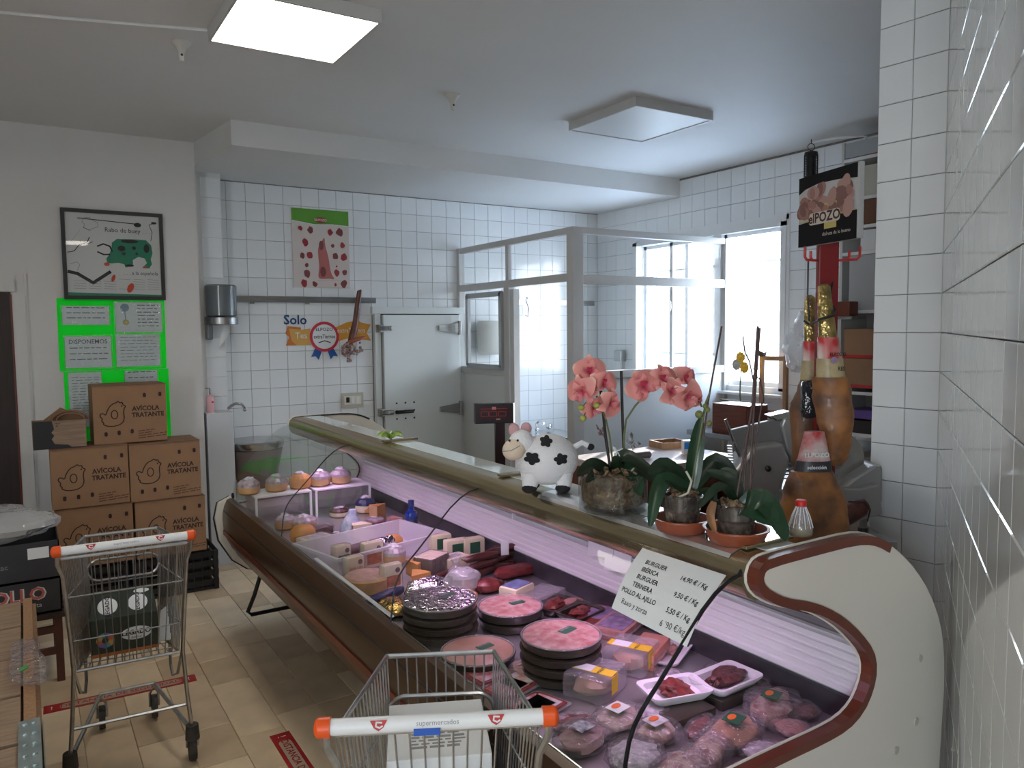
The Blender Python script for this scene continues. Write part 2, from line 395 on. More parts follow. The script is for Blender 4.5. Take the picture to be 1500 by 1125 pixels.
# window
wi = tag(B().build('window_1', M_alu), kind='structure')
f = B()
f.box((WX+.02, 4.91, 2.565), (.09, 1.80, .05)).box((WX+.02, 4.91, 1.225), (.09, 1.80, .05)).box((WX+.02, 4.035, 1.9), (.09, .05, 1.35)).box((WX+.02, 5.785, 1.9), (.09, .05, 1.35)).box((WX+.03, 4.735, 1.9), (.07, .09, 1.32))
f.box((WX-.004, 4.89, 2.612), (.02, 1.80, .046)).box((WX-.004, 4.89, 1.166), (.02, 1.80, .07)).box((WX-.004, 4.0, 1.88), (.02, .03, 1.5))
f.build('window_frame', M_white, wi)
for (y0, y1, dx) in ((4.06, 4.70, .05), (4.78, 5.36, .05), (5.16, 5.76, .09)):
    s = B()
    for y in (y0+.02, y1-.02): s.box((WX+dx, y, 1.9), (.03, .04, 1.28))
    for z in (1.27, 2.53): s.box((WX+dx, (y0+y1)/2, z), (.03, y1-y0, .04))
    so = s.build('sash', M_white, wi)
    B().box((WX+dx, (y0+y1)/2, 1.9), (.005, y1-y0-.07, 1.22)).build('pane', M_glass, so)
B().box((WX+.045, 5.34, 1.95), (.05, .02, .09), ch=.004).build('latch', M_chrome, wi)
f = B()
for i in range(14): f.tube([(WX+.21, 4.1+i*.125, 1.25), (WX+.21, 4.1+i*.125, 2.55)], .006, 5)
for z in (1.5, 2.3): f.box((WX+.21, 4.9, z), (.012, 1.72, .02))
f.build('window_bars', M_white, wi)
B().box((WX-.02, 4.9, 1.19), (.16, 1.86, .025), ch=.005).build('sill', M_white, wi)

# cold room door
d2 = tag(B().build('door_2', M_door), kind='structure')
f = B(); X0, X1, ZT = 2.615, 3.485, 1.955
f.box((X0+.025, 6.375, ZT/2-.031), (.055, .05, ZT-.062)).box((X1-.01, 6.375, ZT/2-.031), (.055, .05, ZT-.062)).box(((X0+X1)/2+.004, 6.375, ZT-.03), (X1-X0+.055, .052, .06))
f.build('door_frame', M_door, d2)
B().box((3.062, 6.355, .955), (.765, .07, 1.86), ch=.008).build('door_leaf', M_door, d2)
g = B().box((3.062, 6.385, .96), (.80, .03, 1.89)); g.build('door_gasket', M_black, d2)
for z in (1.765, 1.02):
    h = B(); h.prism([(0, -.022), (0, .022), (.17, .045), (.21, .045), (.21, -.045), (.17, -.045)], .02, frame3((3.215, 6.315, z), (1, 0, 0), (0, 0, 1)))
    h.tube([(3.43, 6.30, z-.065), (3.43, 6.30, z+.065)], .018, 10)
    h.build('hinge', M_steeld, d2, smooth=True)
for k, z in enumerate((1.765, 1.025)):
    h = B(); h.box((2.645, 6.325, z), (.05, .06, .07), ch=.006).box((2.70, 6.30, z), (.10, .03, .04), ch=.006).ball((2.73, 6.285, z), (.02, .014, .02))
    ho = h.build('catch', M_steeld, d2, smooth=True)
    if k: B().tube([(2.76, 6.27, z), (2.93, 6.27, z)], .016, 10).build('grip', M_blackg, ho, smooth=True)
h = B()
for i in range(3):
    for j in range(3):
        if (i, j) != (1, 1) or True: h.lathe([(0.009, 0), (.009, .003)], (2.79+j*.085, 6.318, 1.09-i*.075), 8)
for q in range(len(h.v)): pass
h = B()
for i in range(3):
    for j in range(3): h.prism(disc(.009, 8), .003, frame3((2.79+j*.085, 6.321, 1.10-i*.07), (1, 0, 0), (0, 0, 1)))
h.build('screw_caps', M_black, d2)
tag(d2.children[-1], kind='stuff')

# glazed booth round the hand basin
bo = empty('glazed_booth', (3.49, 4.63, 0), 0, 'pale aluminium booth with glass upper panes in front of the window', 'booth')
def bar(x0, y0, z0, x1, y1, z1, t=.05, nm='frame_bar', m=M_alu):   # box between two corners in booth space, world coords
    c = ((x0+x1)/2-3.49, (y0+y1)/2-4.63, (z0+z1)/2); d = (max(abs(x1-x0), t), max(abs(y1-y0), t), max(abs(z1-z0), t))
    return B().box(c, d, ch=.004).build(nm, m, bo)
HB = 2.50
bar(3.46, 4.60, 0, 3.56, 4.68, HB, nm='corner_post')
bar(3.46, 6.36, 0, 3.52, 6.40, HB, nm='post'); bar(5.08, 4.60, 0, 5.13, 4.66, HB, nm='post')
bar(3.46, 5.50, 0, 3.52, 5.58, 2.10, nm='post'); bar(3.47, 5.52, 2.15, 3.51, 5.56, 2.46, nm='post', t=.04)
bar(3.46, 5.42, 0, 3.52, 5.48, 2.08, nm='door_jamb')
bar(3.465, 4.68, HB-.05, 3.515, 6.38, HB, nm='top_rail'); bar(3.465, 4.68, 2.10, 3.515, 6.38, 2.16, nm='middle_rail')
bar(3.56, 4.605, HB-.05, 5.08, 4.655, HB, nm='top_rail'); bar(3.56, 4.605, 2.08, 5.08, 4.655, 2.15, nm='middle_rail'); bar(3.56, 4.605, 1.36, 5.08, 4.655, 1.42, nm='sill_rail')
bar(3.465, 5.58, 1.35, 3.515, 6.36, 1.41, nm='sill_rail')
bar(3.485, 5.58, .02, 3.50, 6.36, 1.35, t=.012, nm='lower_panel', m=M_door); bar(3.56, 4.625, .02, 5.08, 4.64, 1.36, t=.012, nm='lower_panel', m=M_door)
for a in ((3.49, 4.68, 2.16, 3.49, 5.52, 2.45), (3.49, 5.56, 2.16, 3.49, 6.36, 2.45), (3.49, 5.58, 1.41, 3.49, 6.36, 2.10), (3.56, 4.63, 2.15, 5.08, 4.63, 2.45), (3.56, 4.63, 1.42, 5.08, 4.63, 2.08)):
    bar(*a, t=.005, nm='pane', m=M_glass)
f = B()
for y in (5.60, 6.18): f.box((-.04, y-4.63, 1.74), (.03, .045, .64))
for z in (1.42, 2.05): f.box((-.04, 5.89-4.63, z), (.03, .6, .045))
f.build('sliding_sash', M_alud, bo)
B().box((-.045, .79, 1.05), (.03, .02, .17), ch=.004).build('handle', M_chrome, bo)
# things inside the booth
s = empty('hand_basin', (4.1, 5.95, 0), 0, 'stainless hand basin on a steel cabinet inside the glass booth', 'sink')
B().box((0, 0, .74), (.70, .55, .03), ch=.008).build('basin_top', M_steel, s)
B().box((0, .02, .36), (.64, .48, .72), ch=.006).build('cabinet', M_steeld, s)
t = B().tube([(.06, .17, .75), (.06, .17, .84), (.06, .13, .87), (.06, .05, .85)], .011, 8); t.ball((.06, .17, .78), .022); t.ball((.20, .17, .80), .03); t.build('tap', M_chrome, s, smooth=True)
t = B(); tb = mat('towel_box_plastic', (.62, .62, .58), .35)
t.loft([((3.79, 6.30, 1.51), .15, .07), ((3.79, 6.29, 1.56), .17, .10), ((3.79, 6.29, 1.78), .17, .10), ((3.79, 6.31, 1.83), .15, .08)], 20)
tag(t.build('towel_dispenser', tb, smooth=True), 'cream paper towel dispenser on the tiles behind the booth glass', 'dispenser')
r = B().box((4.6, 6.385, 2.01), (.95, .02, .05)); tag(r.build('hook_rail', M_steeld), 'short steel hook rail on the tiles inside the booth', 'rail')
h = B().tube([(4.23, 6.36, 2.04), (4.21, 6.35, 2.06), (4.20, 6.35, 2.03), (4.23, 6.35, 1.95), (4.22, 6.35, 1.87), (4.19, 6.35, 1.88)], .005, 6)
tag(h.build('meat_hook', M_steel, smooth=True), 'steel S hook hanging from the rail in the booth', 'hook')
h = B().box((5.085, 5.98, 1.47), (.07, .10, .11), ch=.006).tube([(5.11, 5.98, 1.42), (5.11, 5.98, 1.1)], .01, 6)
tag(h.build('wall_socket', M_alud), 'small grey socket box with its conduit on the tiles by the window', 'socket')

# ceiling lamps
def ceiling_lamp(x0, x1, y0, y1, on, label):
    e = empty('ceiling_lamp', ((x0+x1)/2, (y0+y1)/2, CEIL), 0, label, 'lamp', 'square ceiling lamps'); wx, wy = x1-x0, y1-y0
    f = B(); t = .012
    for s in (-1, 1): f.box((s*(wx/2-t/2), 0, -.028), (t, wy, .056)); f.box((0, s*(wy/2-t/2), -.028), (wx-2*t, t, .056))
    f.build('frame', M_alu, e)
    m = mat('lit_diffuser', (1, .93, .83), .5, emis=LAMP_STRENGTH) if on else mat('unlit_diffuser', (.72, .75, .76), .35)
    B().box((0, 0, -.046), (wx-2*t, wy-2*t, .01)).build('diffuser', m, e)
ceiling_lamp(.765, 1.351, 3.13, 3.72, True, 'lit square ceiling lamp at the top left of the photo')
ceiling_lamp(3.10, 3.74, 3.50, 4.16, False, 'switched off square ceiling lamp above the display counter')
ceiling_lamp(.3, .89, -1.2, -.6, True, 'unseen lit square ceiling lamp added behind the camera by the slanting wall')  # unseen lamp, added for more ambient light
ceiling_lamp(-1.9, -1.3, 1.6, 2.2, True, 'unseen lit square ceiling lamp added out of frame on the left')  # another unseen lamp added to fill the room with light
M_hook = mat('cream_ceiling_fitting', (.60, .58, .52), .5)
for px, py, lb in ((265, 62, 'white ceiling lamp hook left of the lit lamp'), (663, 139, 'white ceiling lamp hook between the two square lamps')):
    p = at(px, py, 2, CEIL); e = empty('ceiling_hook', p, 0, lb, 'hook', 'old lamp fittings on the ceiling')
    B().lathe([(.045, 0), (.046, -.006), (.022, -.03), (.014, -.05), (.012, -.085), (.004, -.09)], n=16).build('cup', M_hook, e, smooth=True)
    B().ball((0, -.012, -.06), .006).build('screw', M_black, e)
c = B().tube([(.765, 3.72, CEIL-.008), (.2, 3.9, CEIL-.008), (-1.4, 4.35, CEIL-.008)], .008, 6)
tag(c.build('ceiling_cable', M_ceil), 'thin white cable duct running left from the lit lamp', 'cable')
# ================================================================== DISPLAY COUNTER
def wb(e):
    b = B(); b.T = (Matrix.Translation(e.location) @ Matrix.Rotation(e.rotation_euler.z, 4, 'Z')).inverted(); return b
XZ = Matrix(((1, 0, 0, 0), (0, 0, 1, 0), (0, 1, 0, 0), (0, 0, 0, 1)))     # poly (x,z), extruded along y
def xz(b, poly, y0, y1): return b.prism(poly, y1-y0, Matrix.Translation((0, y0, 0)) @ XZ)
ct = empty('display_counter', (1.75, 2.9, 0), 0, 'long refrigerated meat and cheese counter with curved front glass and cream end panel', 'counter')
Y0c, Y1c = 1.13, 4.64
INN = [(1.0, .745), (1.338, .756), (1.463, .758), (1.589, .758), (1.678, .764), (1.733, .787), (1.766, .826), (1.779, .869), (1.765, .912), (1.713, .965), (1.648, 1.016), (1.578, 1.056), (1.514, 1.082), (1.46, 1.097), (1.41, 1.116), (1.356, 1.148), (1.338, 1.182), (1.352, 1.217)]
TOP = [(1.387, 1.227), (1.54, 1.228), (1.70, 1.228), (1.772, 1.217), (1.834, 1.193), (1.902, 1.152), (1.971, 1.098), (2.043, 1.021), (2.099, .927), (2.123, .838), (2.129, .742), (2.125, .684), (2.114, .499), (2.10, .10)]
LOW = [(1.62, .10), (1.45, .25), (1.08, .38), (1.01, .44), (.95, .55), (.935, .66), (.95, .73)]
def off(pts, d):
    out = []
    for i, p in enumerate(pts):
        a = Vector(pts[max(0, i-1)]); c = Vector(pts[min(len(pts)-1, i+1)]); t = (c-a).normalized(); out.append((p[0]-t.y*d*-1, p[1]+t.x*d*-1))
    return out
path = smooth2(INN+TOP[:11], 1, False)[:-12]
FULL = smooth2(INN+TOP, 1, False)
LOWP = [(p[0]-a, p[1]-b_) for p, (a, b_) in zip(LOW, ((0, .0), (.0, .02), (.01, .035), (.022, .03), (.035, .012), (.04, -.01), (.035, -.03)))]+[(.985, .79)]
for (ya, yb, face) in ((Y0c-.012, Y0c+.014, -1), (Y1c-.014, Y1c+.012, 1)):
    b = wb(ct); xz(b, FULL+LOWP, ya, yb)
    ep = b.build('end_panel', M_cream, ct)
    bv = ep.modifiers.new('bevel', 'BEVEL'); bv.width = .004; bv.segments = 2; bv.limit_method = 'ANGLE'; bv.angle_limit = .9
    o1, o2 = off(path, -.0015), off(path, .021); b = wb(ct)
    if face < 0:
        for i in range(len(path)-1): xz(b, [o1[i], o1[i+1], o2[i+1], o2[i]], ya-.004, yb+.004)
        b.build('edge_trim', M_brown, ct)
    else:
        b.tube([(p[0], ya-.002, p[1]) for p in path], .005, 6); b.tube([(p[0]-.004, yb, p[1]-.003) for p in LOWP[1:]], .005, 6); b.build('edge_trim', M_black, ct, smooth=True)
    b = wb(ct); b.tube([(p[0], yb+.002, p[1]) for p in off(path, -.003)], .0035, 6)
    b.build('edge_bead', M_cream, ct, smooth=True)
M_cap = mat('beige_screw_cap', (.50, .48, .40), .4)
for px, py in ((1347, 964), (1341, 1057), (1312, 1099)):
    p = at(px, py, 1, Y0c-.012); b = wb(ct); b.prism(disc(.010, 14), .004, frame3((p.x, Y0c-.012, p.z), (1, 0, 0), (0, 0, 1))); b.build('screw_cap', M_cap, ct)
G = [(1.335, 1.185), (1.30, 1.178), (1.26, 1.158), (1.22, 1.128), (1.185, 1.093), (1.15, 1.056), (1.12, 1.026), (1.092, .998), (1.066, .974), (1.045, .952), (1.025, .925), (1.012, .897), (1.003, .859), (.996, .80), (.99, .765)]
def gl_(b, y0, y1, t=.005):
    o = off(G, -t)
    for i in range(len(G)-1): xz(b, [G[i], G[i+1], o[i+1], o[i]], y0, y1)
def glass_profile(y0, y1, nm='glass_pane'):
    b = wb(ct); o = off(G, -.004); loop = G+o[::-1]; xz(b, loop, y0, y1)
    return b.build(nm, M_cglass, ct, smooth=True, ang=30)
for a, c in ((1.165, 2.322), (2.33, 3.60), (3.608, 4.615)): glass_profile(a, c)
for yy in (1.145, 4.617):
    b = wb(ct); xz(b, G+[(1.0, .76)]+INN[1:17], yy, yy+.004); b.build('side_glass', M_cglass, ct)
b = wb(ct); b.tube([(p[0]-.003, 1.158, p[1]+.002) for p in [(1.36, 1.215)]+G], .0047, 8); b.build('rubber_edge', M_blackg, ct, smooth=True)
for yy in (2.326, 3.604):
    b = wb(ct); b.tube([(p[0]-.003, yy, p[1]+.002) for p in G], .0028, 6); b.build('joint_seal', M_black, ct, smooth=True)
# nose profile and top shelf
b = wb(ct); xz(b, [(1.43, 1.12), (1.375, 1.122), (1.35, 1.135), (1.338, 1.155), (1.334, 1.18), (1.338, 1.203), (1.352, 1.219), (1.375, 1.226), (1.43, 1.228)], Y0c+.02, Y1c-.02)
b.build('nose_rail', M_brass, ct, smooth=True, ang=35)
M_deck = mat('pale_glass_shelf', (.62, .68, .66), .08, spec=.9, coat=.5, noise=.05, scale=3)
b = wb(ct); b.box((1.475, 2.885, 1.222), (.105, 3.46, .014), ch=.002); b.build('top_shelf', M_deck, ct)
b = wb(ct); xz(b, [(1.345, 1.2135), (1.352, 1.223), (1.376, 1.2295), (1.41, 1.2305), (1.41, 1.229), (1.376, 1.228), (1.353, 1.2215)], 1.20, 1.98); b.build('cover_strip', mat('bright_strip', (.85, .86, .86), .25, metal=.85), ct)
for yy in (1.20, 2.27, 3.30):
    b = wb(ct); b.box((1.47, yy, 1.234), (.17, .035, .009), ch=.002); b.build('shelf_bracket', M_brass, ct)
    b = wb(ct); b.box((1.50, yy, 1.16), (.02, .03, .12)); b.build('support', M_brown, ct)
M_hood = mat('hood_underside', (.10, .085, .08), .15, metal=.7, noise=.5, scale=14)
b = wb(ct); xz(b, [(1.43, 1.12), (1.43, 1.105), (1.72, .99), (1.80, .925), (1.80, .95), (1.72, 1.03), (1.52, 1.12)], Y0c+.02, Y1c-.02); b.build('hood', M_hood, ct)
M_lav = mat('white_ribbed_plastic', (.82, .78, .82), .35)
rib = []; n = 6
for i in range(n):
    z0 = .772+i*.024; rib += [(1.795, z0), (1.788, z0+.004), (1.786, z0+.018), (1.795, z0+.022)]
b = wb(ct); xz(b, rib+[(1.80, .918), (1.83, .918), (1.83, .765), (1.80, .765)], Y0c+.02, Y1c-.02); b.build('rear_grille', M_lav, ct)
M_dkst = mat('dark_rear_strip', (.05, .045, .055), .3, noise=.4, scale=18)
b = wb(ct); b.box((1.80, 2.885, .73), (.03, 3.47, .075)); b.build('rear_strip', M_dkst, ct)
M_dkf = mat('stainless_deck', (.50, .49, .50), .28, metal=.75, noise=.1, scale=4)
b = wb(ct); b.box((1.40, 2.885, .695), (.80, 3.47, .01)); b.build('deck', M_dkf, ct)
b = wb(ct); xz(b, [(.985, .77), (1.0, .775), (1.035, .74), (1.04, .70), (1.0, .69), (.985, .69)], Y0c+.02, Y1c-.02); b.build('inner_lip', M_steel, ct)
b = wb(ct); b.box((1.006, 2.75, .7855), (.014, .80, .006), ch=.002); b.build('lip_highlight', mat('highlight_white', (.88, .86, .88), .3), ct)  # white strip standing in for the lamp's bright glint on the lip
for z_, h_, m_ in ((.590, .028, M_brown), (.715, .006, M_black)):
    b = wb(ct); b.box((.9345 if z_ < .7 else .9375, 2.885, z_), (.006, 3.44, h_), ch=.001); b.build('fascia_band', m_, ct)
b = wb(ct); xz(b, [(1.0, .772), (.985, .782), (.962, .776), (.945, .74), (.935, .70), (.933, .66), (.938, .60), (.952, .545), (.98, .49), (1.0, .463), (1.03, .49), (1.0, .56), (.985, .66)], Y0c+.02, Y1c-.02); b.build('front_fascia', M_bronze, ct, smooth=True, ang=30)
b = wb(ct); xz(b, [(1.0, .463), (1.01, .44), (1.05, .41), (1.085, .385), (1.10, .41), (1.05, .46)], Y0c+.02, Y1c-.02); b.build('lower_trim', M_brown, ct, smooth=True)
b = wb(ct); xz(b, [(.99, .69), (1.0, .56), (1.05, .45), (1.09, .40), (1.60, .14), (2.08, .12), (2.10, .70), (2.09, .90), (1.83, .90), (1.83, .69)], Y0c+.02, Y1c-.02); b.build('body', M_dark, ct)
b = wb(ct); b.box((1.96, 2.885, .91), (.27, 3.46, .025)); b.build('rear_worktop', M_steel, ct)
b = wb(ct); b.box((1.86, 2.885, .07), (.42, 3.40, .14)); b.build('plinth', M_black, ct)
b = wb(ct); b.tube([(1.13, 4.5, .40), (1.07, 4.5, .22), (1.03, 4.5, .13), (1.05, 4.5, .11), (1.30, 4.5, .11), (1.62, 4.5, .12)], .012, 8); b.build('drain_pipe', M_black, ct, smooth=True)
b = wb(ct); b.tube([(1.455, Y0c+.06, 1.105), (1.455, Y1c-.06, 1.105)], .009, 8); b.build('lamp_tube', mat('case_tube', (1, .8, .95), .5, emis=5), ct)
e = wb(ct); e.prism(disc(.018, 14), .003, frame3((.99, Y1c-.055, .80), (.2, -1, 0), (0, 0, 1))); e.build('badge', M_black, ct)

# ================================================================== WALL ITEMS
def on_wall(y, px, py): p = at(px, py, 1, y); return p
# framed bull print
fr = empty('framed_print', (.56, 5.94, 2.275), 0, 'black framed drawing of a green bull hanging on the white wall', 'picture')
f = B(); W_, H_ = .62, .60
for s in (-1, 1): f.box((s*(W_/2-.012), -.012, 0), (.024, .024, H_)); f.box((0, -.012, s*(H_/2-.012)), (W_-.048, .024, .024))
f.build('frame', M_black, fr)
B().box((0, -.004, 0), (W_-.04, .006, H_-.04)).build('sheet', mat('print_paper', (.66, .66, .65), .5), fr)
FM = WALLF(0, -.0085, 0)
def uv(x, y): return ((x-302)/446*.575-.2875, .2775-(y-190)/405*.555)
M_bull = mat('green_paint', (.01, .22, .12), .6); M_grey = mat('grey_ink', (.25, .25, .25), .6)
b = B(); b.m = 0
b.flat([uv(*p) for p in [(515, 330), (540, 310), (620, 308), (680, 310), (705, 335), (710, 375), (700, 405), (705, 430), (690, 452), (655, 450), (680, 425), (670, 402), (640, 395), (612, 412), (612, 440), (575, 450), (570, 435), (545, 428), (510, 432), (490, 430), (485, 410), (500, 390), (512, 360)]], FM)
b.flat([uv(*p) for p in [(302, 578), (748, 585), (748, 595), (302, 595)]], FM)
b.m = 1; F2 = WALLF(0, -.009, 0)
for cx, cy, rx, ry in ((600, 320, 42, 9), (560, 356, 18, 14), (681, 352, 14, 22), (620, 352, 10, 9), (570, 382, 9, 7), (632, 380, 6, 6), (642, 236, 18, 11), (722, 222, 14, 6), (595, 440, 22, 6)):
    b.flat([uv(cx+rx*math.cos(a*PI/8), cy+ry*math.sin(a*PI/8)) for a in range(16)], F2)
def st(pts, w): 
    for q in stroke([uv(*p) for p in pts], w): b.flat(q, F2)
st([(515, 372), (505, 348), (475, 338), (447, 350)], .010); st([(502, 388), (475, 390), (447, 378)], .010); st([(704, 312), (712, 270), (698, 232), (722, 224)], .004)
st([(362, 218), (640, 232)], .006); st([(310, 478), (350, 487), (420, 530), (500, 475)], .021); st([(310, 385), (340, 378), (365, 345), (400, 335), (412, 308)], .005); st([(395, 345), (425, 330)], .005)
b.text('Rabo de buey . . .', .042, WALLF(*(lambda q: (q[0], -.009, q[1]))(uv(592, 268))), wide=.95); b.text('. . . a la española', .036, WALLF(*(lambda q: (q[0], -.009, q[1]))(uv(650, 478))), wide=.9)
b.m = 2
st([(380, 238), (392, 215), (415, 212), (430, 225), (452, 235), (455, 255), (430, 265), (415, 275), (388, 262), (392, 245), (380, 238)], .003); st([(385, 262), (415, 275)], .006); st([(320, 440), (350, 430), (362, 445), (350, 470)], .003); st([(370, 275), (330, 330)], .0015)
for i in range(5):
    for j in range(6): 
        if (i, j) in ((1, 3), (2, 3), (3, 3), (0, 0), (0, 1), (0, 2)): continue
        x0 = 330+j*70; st([(x0, 510+i*12+j*-.5), (x0+56, 511+i*12)], .0022)
b.m = 3
for cx, cy, rx, ry in ((487, 437, 13, 9), (515, 505, 9, 18), (595, 552, 16, 24), (670, 447, 12, 5)):
    b.flat([uv(cx+rx*math.cos(a*PI/8)+(cy > 500)*-.3*ry*math.sin(a*PI/8), cy+ry*math.sin(a*PI/8)) for a in range(16)], WALLF(0, -.0093, 0))
b.keep = True
b.build('print', [M_bull, M_inkb, M_grey, mat('red_paint', (.6, .06, .02), .6)], fr)
B().box((0, -.014, 0), (W_-.05, .002, H_-.05)).build('glazing', M_glass, fr)
# green notice boards and their sheets
for (x0, x1, z0, z1, lb) in ((.205, .862, 1.495, 1.98, 'upper fluorescent green card behind the notices on the white wall'), (.225, .872, .98, 1.492, 'lower fluorescent green card partly hidden by the top chicken carton')):
    b = B().box(((x0+x1)/2, 5.946, (z0+z1)/2), (x1-x0, .006, z1-z0), R=Matrix.Rotation(random.uniform(-.008, .008), 3, 'Y')); tag(b.build('green_card', M_green), lb, 'card', 'green cards on the white wall')
def notice(x0, x1, z0, z1, lb, lines, title=None, medal=False, table=False):
    w_, h_ = x1-x0, z1-z0; e = empty('notice', ((x0+x1)/2, 5.942, (z0+z1)/2), 0, lb, 'notice', 'notices in plastic sleeves on the green cards')
    B().box((0, -.001, 0), (w_*.94, .002, h_*.92)).build('sheet', M_paper, e)
    b = B(); Mx = WALLF(0, -.0025, 0)
    if title: b.text(title, .042, WALLF(0, -.0025, h_*.30), bold=.01, wide=.9)
    for i in range(lines):
        zz = h_*(.38 if not title else .12)-i*h_*(.76 if not title else .5)/max(1, lines)
        x = -w_*.38 if not medal else -w_*.02
        while x < w_*.36:
            l = random.uniform(.012, .05); l = min(l, w_*.40-x); 
            for q in stroke([(x, zz), (x+l, zz)], .0055 if not table else .003): b.flat(q, Mx)
            x += l+.012
    if not b.v: b.flat([(0, 0), (.01, 0), (.01, .01)], Mx)
    b.build('print', M_inkb, e)
    if medal:
        b = B(); b.flat(disc(.028, 16, (-w_*.28, h_*.30)), Mx)
        for q in stroke([(-w_*.28, h_*.25), (-w_*.27, -h_*.1)], .006): b.flat(q, Mx)
        b.m = 1; b.flat(disc(.020, 16, (-w_*.265, -h_*.16)), WALLF(0, -.003, 0)); b.build('medal', [mat('blue_ribbon', (.10, .22, .30), .6), mat('gold_print', (.50, .38, .05), .5)], e)
    B().box((0, -.0045, 0), (w_, .001, h_)).build('sleeve', glassmat('sleeve', (.92, .95, .95), rough=.1, refl=.06, haze=.05, bump=.5, bscale=25), e)
notice(.225, .52, 1.80, 1.935, 'wide short notice in a plastic sleeve, top left on green', 3)
notice(.54, .85, 1.745, 1.965, 'certificate with blue ribbon and gold medal, top right on green', 7, medal=True)
notice(.232, .523, 1.507, 1.735, 'crinkled sleeved notice with a large bold heading line', 3, title='DISPONEMOS')
notice(.537, .828, 1.507, 1.745, 'sleeved sheet of small print below the medal certificate', 8, table=True)
notice(.245, .452, 1.10, 1.497, 'tall price table sheet on the lower green card', 16, table=True)
notice(.585, .803, 1.385, 1.487, 'small slip just above the top chicken carton', 2)
# meat chart
pc = empty('meat_chart', (2.165, 6.396, 2.437), 0, 'white chart of meat cuts with green header taped to the tiles', 'poster')
B().box((0, -.002, 0), (.49, .004, .655)).build('sheet', mat('chart_paper', (.62, .55, .52), .5), pc)
b = B(); PMx = WALLF(0, -.0045, 0); PM2 = WALLF(0, -.005, 0)
b.flat([(-.245, .3275), (-.245, .225), (-.05, .20), (.1, .21), (.245, .205), (.245, .3275)], PMx)
b.m = 1; b.flat([(-.245, .222), (-.05, .197), (.1, .206), (.245, .20), (.245, .205), (.1, .212), (-.05, .203), (-.245, .228)], PM2)
b.m = 2
def cut(cx, cy, s, k):
    random.seed(k); pts = [(cx+s*(.7+.5*random.random())*math.cos(a*PI/5), cy+s*1.15*(.7+.5*random.random())*math.sin(a*PI/5)) for a in range(10)]; b.flat(smooth2(pts, 1), PM2)
for k, (cx, cy, s) in enumerate([(-.175, .165, .018), (-.09, .155, .026), (.08, .145, .024), (.165, .15, .032), (-.135, .05, .028), (.10, .03, .015), (.185, .04, .022), (-.165, -.06, .024), (-.10, -.055, .03), (.12, -.055, .028), (.195, -.06, .03), (-.13, -.21, .030), (.13, -.195, .026), (.20, -.19, .024), (-.155, -.29, .030), (-.065, -.295, .022), (.115, -.295, .012), (.19, -.285, .030), (.13, -.14, .008), (-.13, -.14, .018)]): b.m = 2+k % 2; cut(cx, cy, s, k)
b.m = 4; b.flat(smooth2([(-.03, .01), (.02, .09), (.03, .10), (.035, .02), (.06, -.06), (.075, -.20), (.115, -.255), (.07, -.245), (.02, -.25), (-.02, -.25), (-.035, -.23), (-.02, -.15), (-.03, -.05)], 2), PM2)
b.m = 3; b.flat(disc(.02, 10, (.0, .03), .04), WALLF(0, -.0054, 0)); b.flat(disc(.025, 10, (.01, -.19), .045), WALLF(0, -.0054, 0))
b.m = 5; b.flat(disc(.055, 18, (.0, .24), .024), WALLF(0, -.0055, 0)); b.m = 1; b.text('ELPOZO', .028, WALLF(0, -.006, .24), bold=.012)
b.m = 6
for z in (-.262, -.32): 
    for q in stroke([(-.04, z), (.23, z)], .0015): b.flat(q, PM2)
b.keep = True
b.build('print', [mat('chart_green', (.10, .30, .03), .5), mat('white_ink', (.7, .7, .7), .5), mat('meat_print', (.32, .03, .04), .5), mat('meat_print_dark', (.20, .05, .05), .5), mat('carcass_print', (.42, .13, .12), .5), mat('logo_red', (.30, .03, .03), .5), M_grey], pc)
random.seed(11)
# rosette sticker
bd = empty('rosette_sticker', (2.172, 6.396, 1.73), 0, 'round rosette sticker with orange ribbon and blue tails on the tiles', 'sticker')
B().flat(smooth2([(-.20, .05), (-.31, .06), (-.33, 0), (-.30, -.03), (-.33, -.10), (-.20, -.10)], 0), WALLF(0, -.002, 0)).build('ribbon', mat('ribbon_orange', (.55, .16, .03), .5), bd)
B().flat([(.08, .04), (.20, .09), (.30, .11), (.33, .09), (.42, .07), (.38, .0), (.42, -.07), (.33, -.06), (.20, -.05), (.08, -.08)], WALLF(0, -.0022, 0)).build('ribbon', mat('ribbon_yellow', (.62, .28, .03), .5), bd)
B().flat([(-.30, .04), (-.20, .03), (-.12, .04), (-.12, -.10), (-.24, -.10), (-.28, -.06)], WALLF(0, -.0026, 0)).build('ribbon', mat('ribbon_gold', (.60, .33, .08), .5), bd)
b = B(); b.flat([(-.08, -.12), (-.12, -.20), (-.08, -.195), (-.055, -.225), (-.02, -.14)], WALLF(0, -.003, 0)); b.flat([(.02, -.14), (.05, -.225), (.075, -.195), (.115, -.20), (.07, -.12)], WALLF(0, -.003, 0))
b.build('tails', mat('ribbon_blue', (.02, .10, .35), .5), bd)
b = B(); b.flat(disc(.128, 28, (0, -.03)), WALLF(0, -.0035, 0)); b.m = 1; b.flat(disc(.104, 28, (0, -.03)), WALLF(0, -.004, 0)); b.m = 2
b.text('ELPOZO', .04, WALLF(0, -.0045, .03), bold=.01); b.text('extraTiernos', .045, WALLF(0, -.0045, -.03), bold=.012, wide=.8)
for q in stroke([(-.05, -.08), (0, -.065), (.05, -.08)], .008): b.flat(q, WALLF(0, -.0045, 0))
b.keep = True; b.build('disc', [mat('badge_red', (.55, .03, .06), .5), M_paper, M_ink], bd)
b = B(); b.text('Solo', .11, WALLF(-.245, -.003, .11), bold=.02); b.build('lettering', mat('navy_ink', (.01, .05, .16), .5), bd)
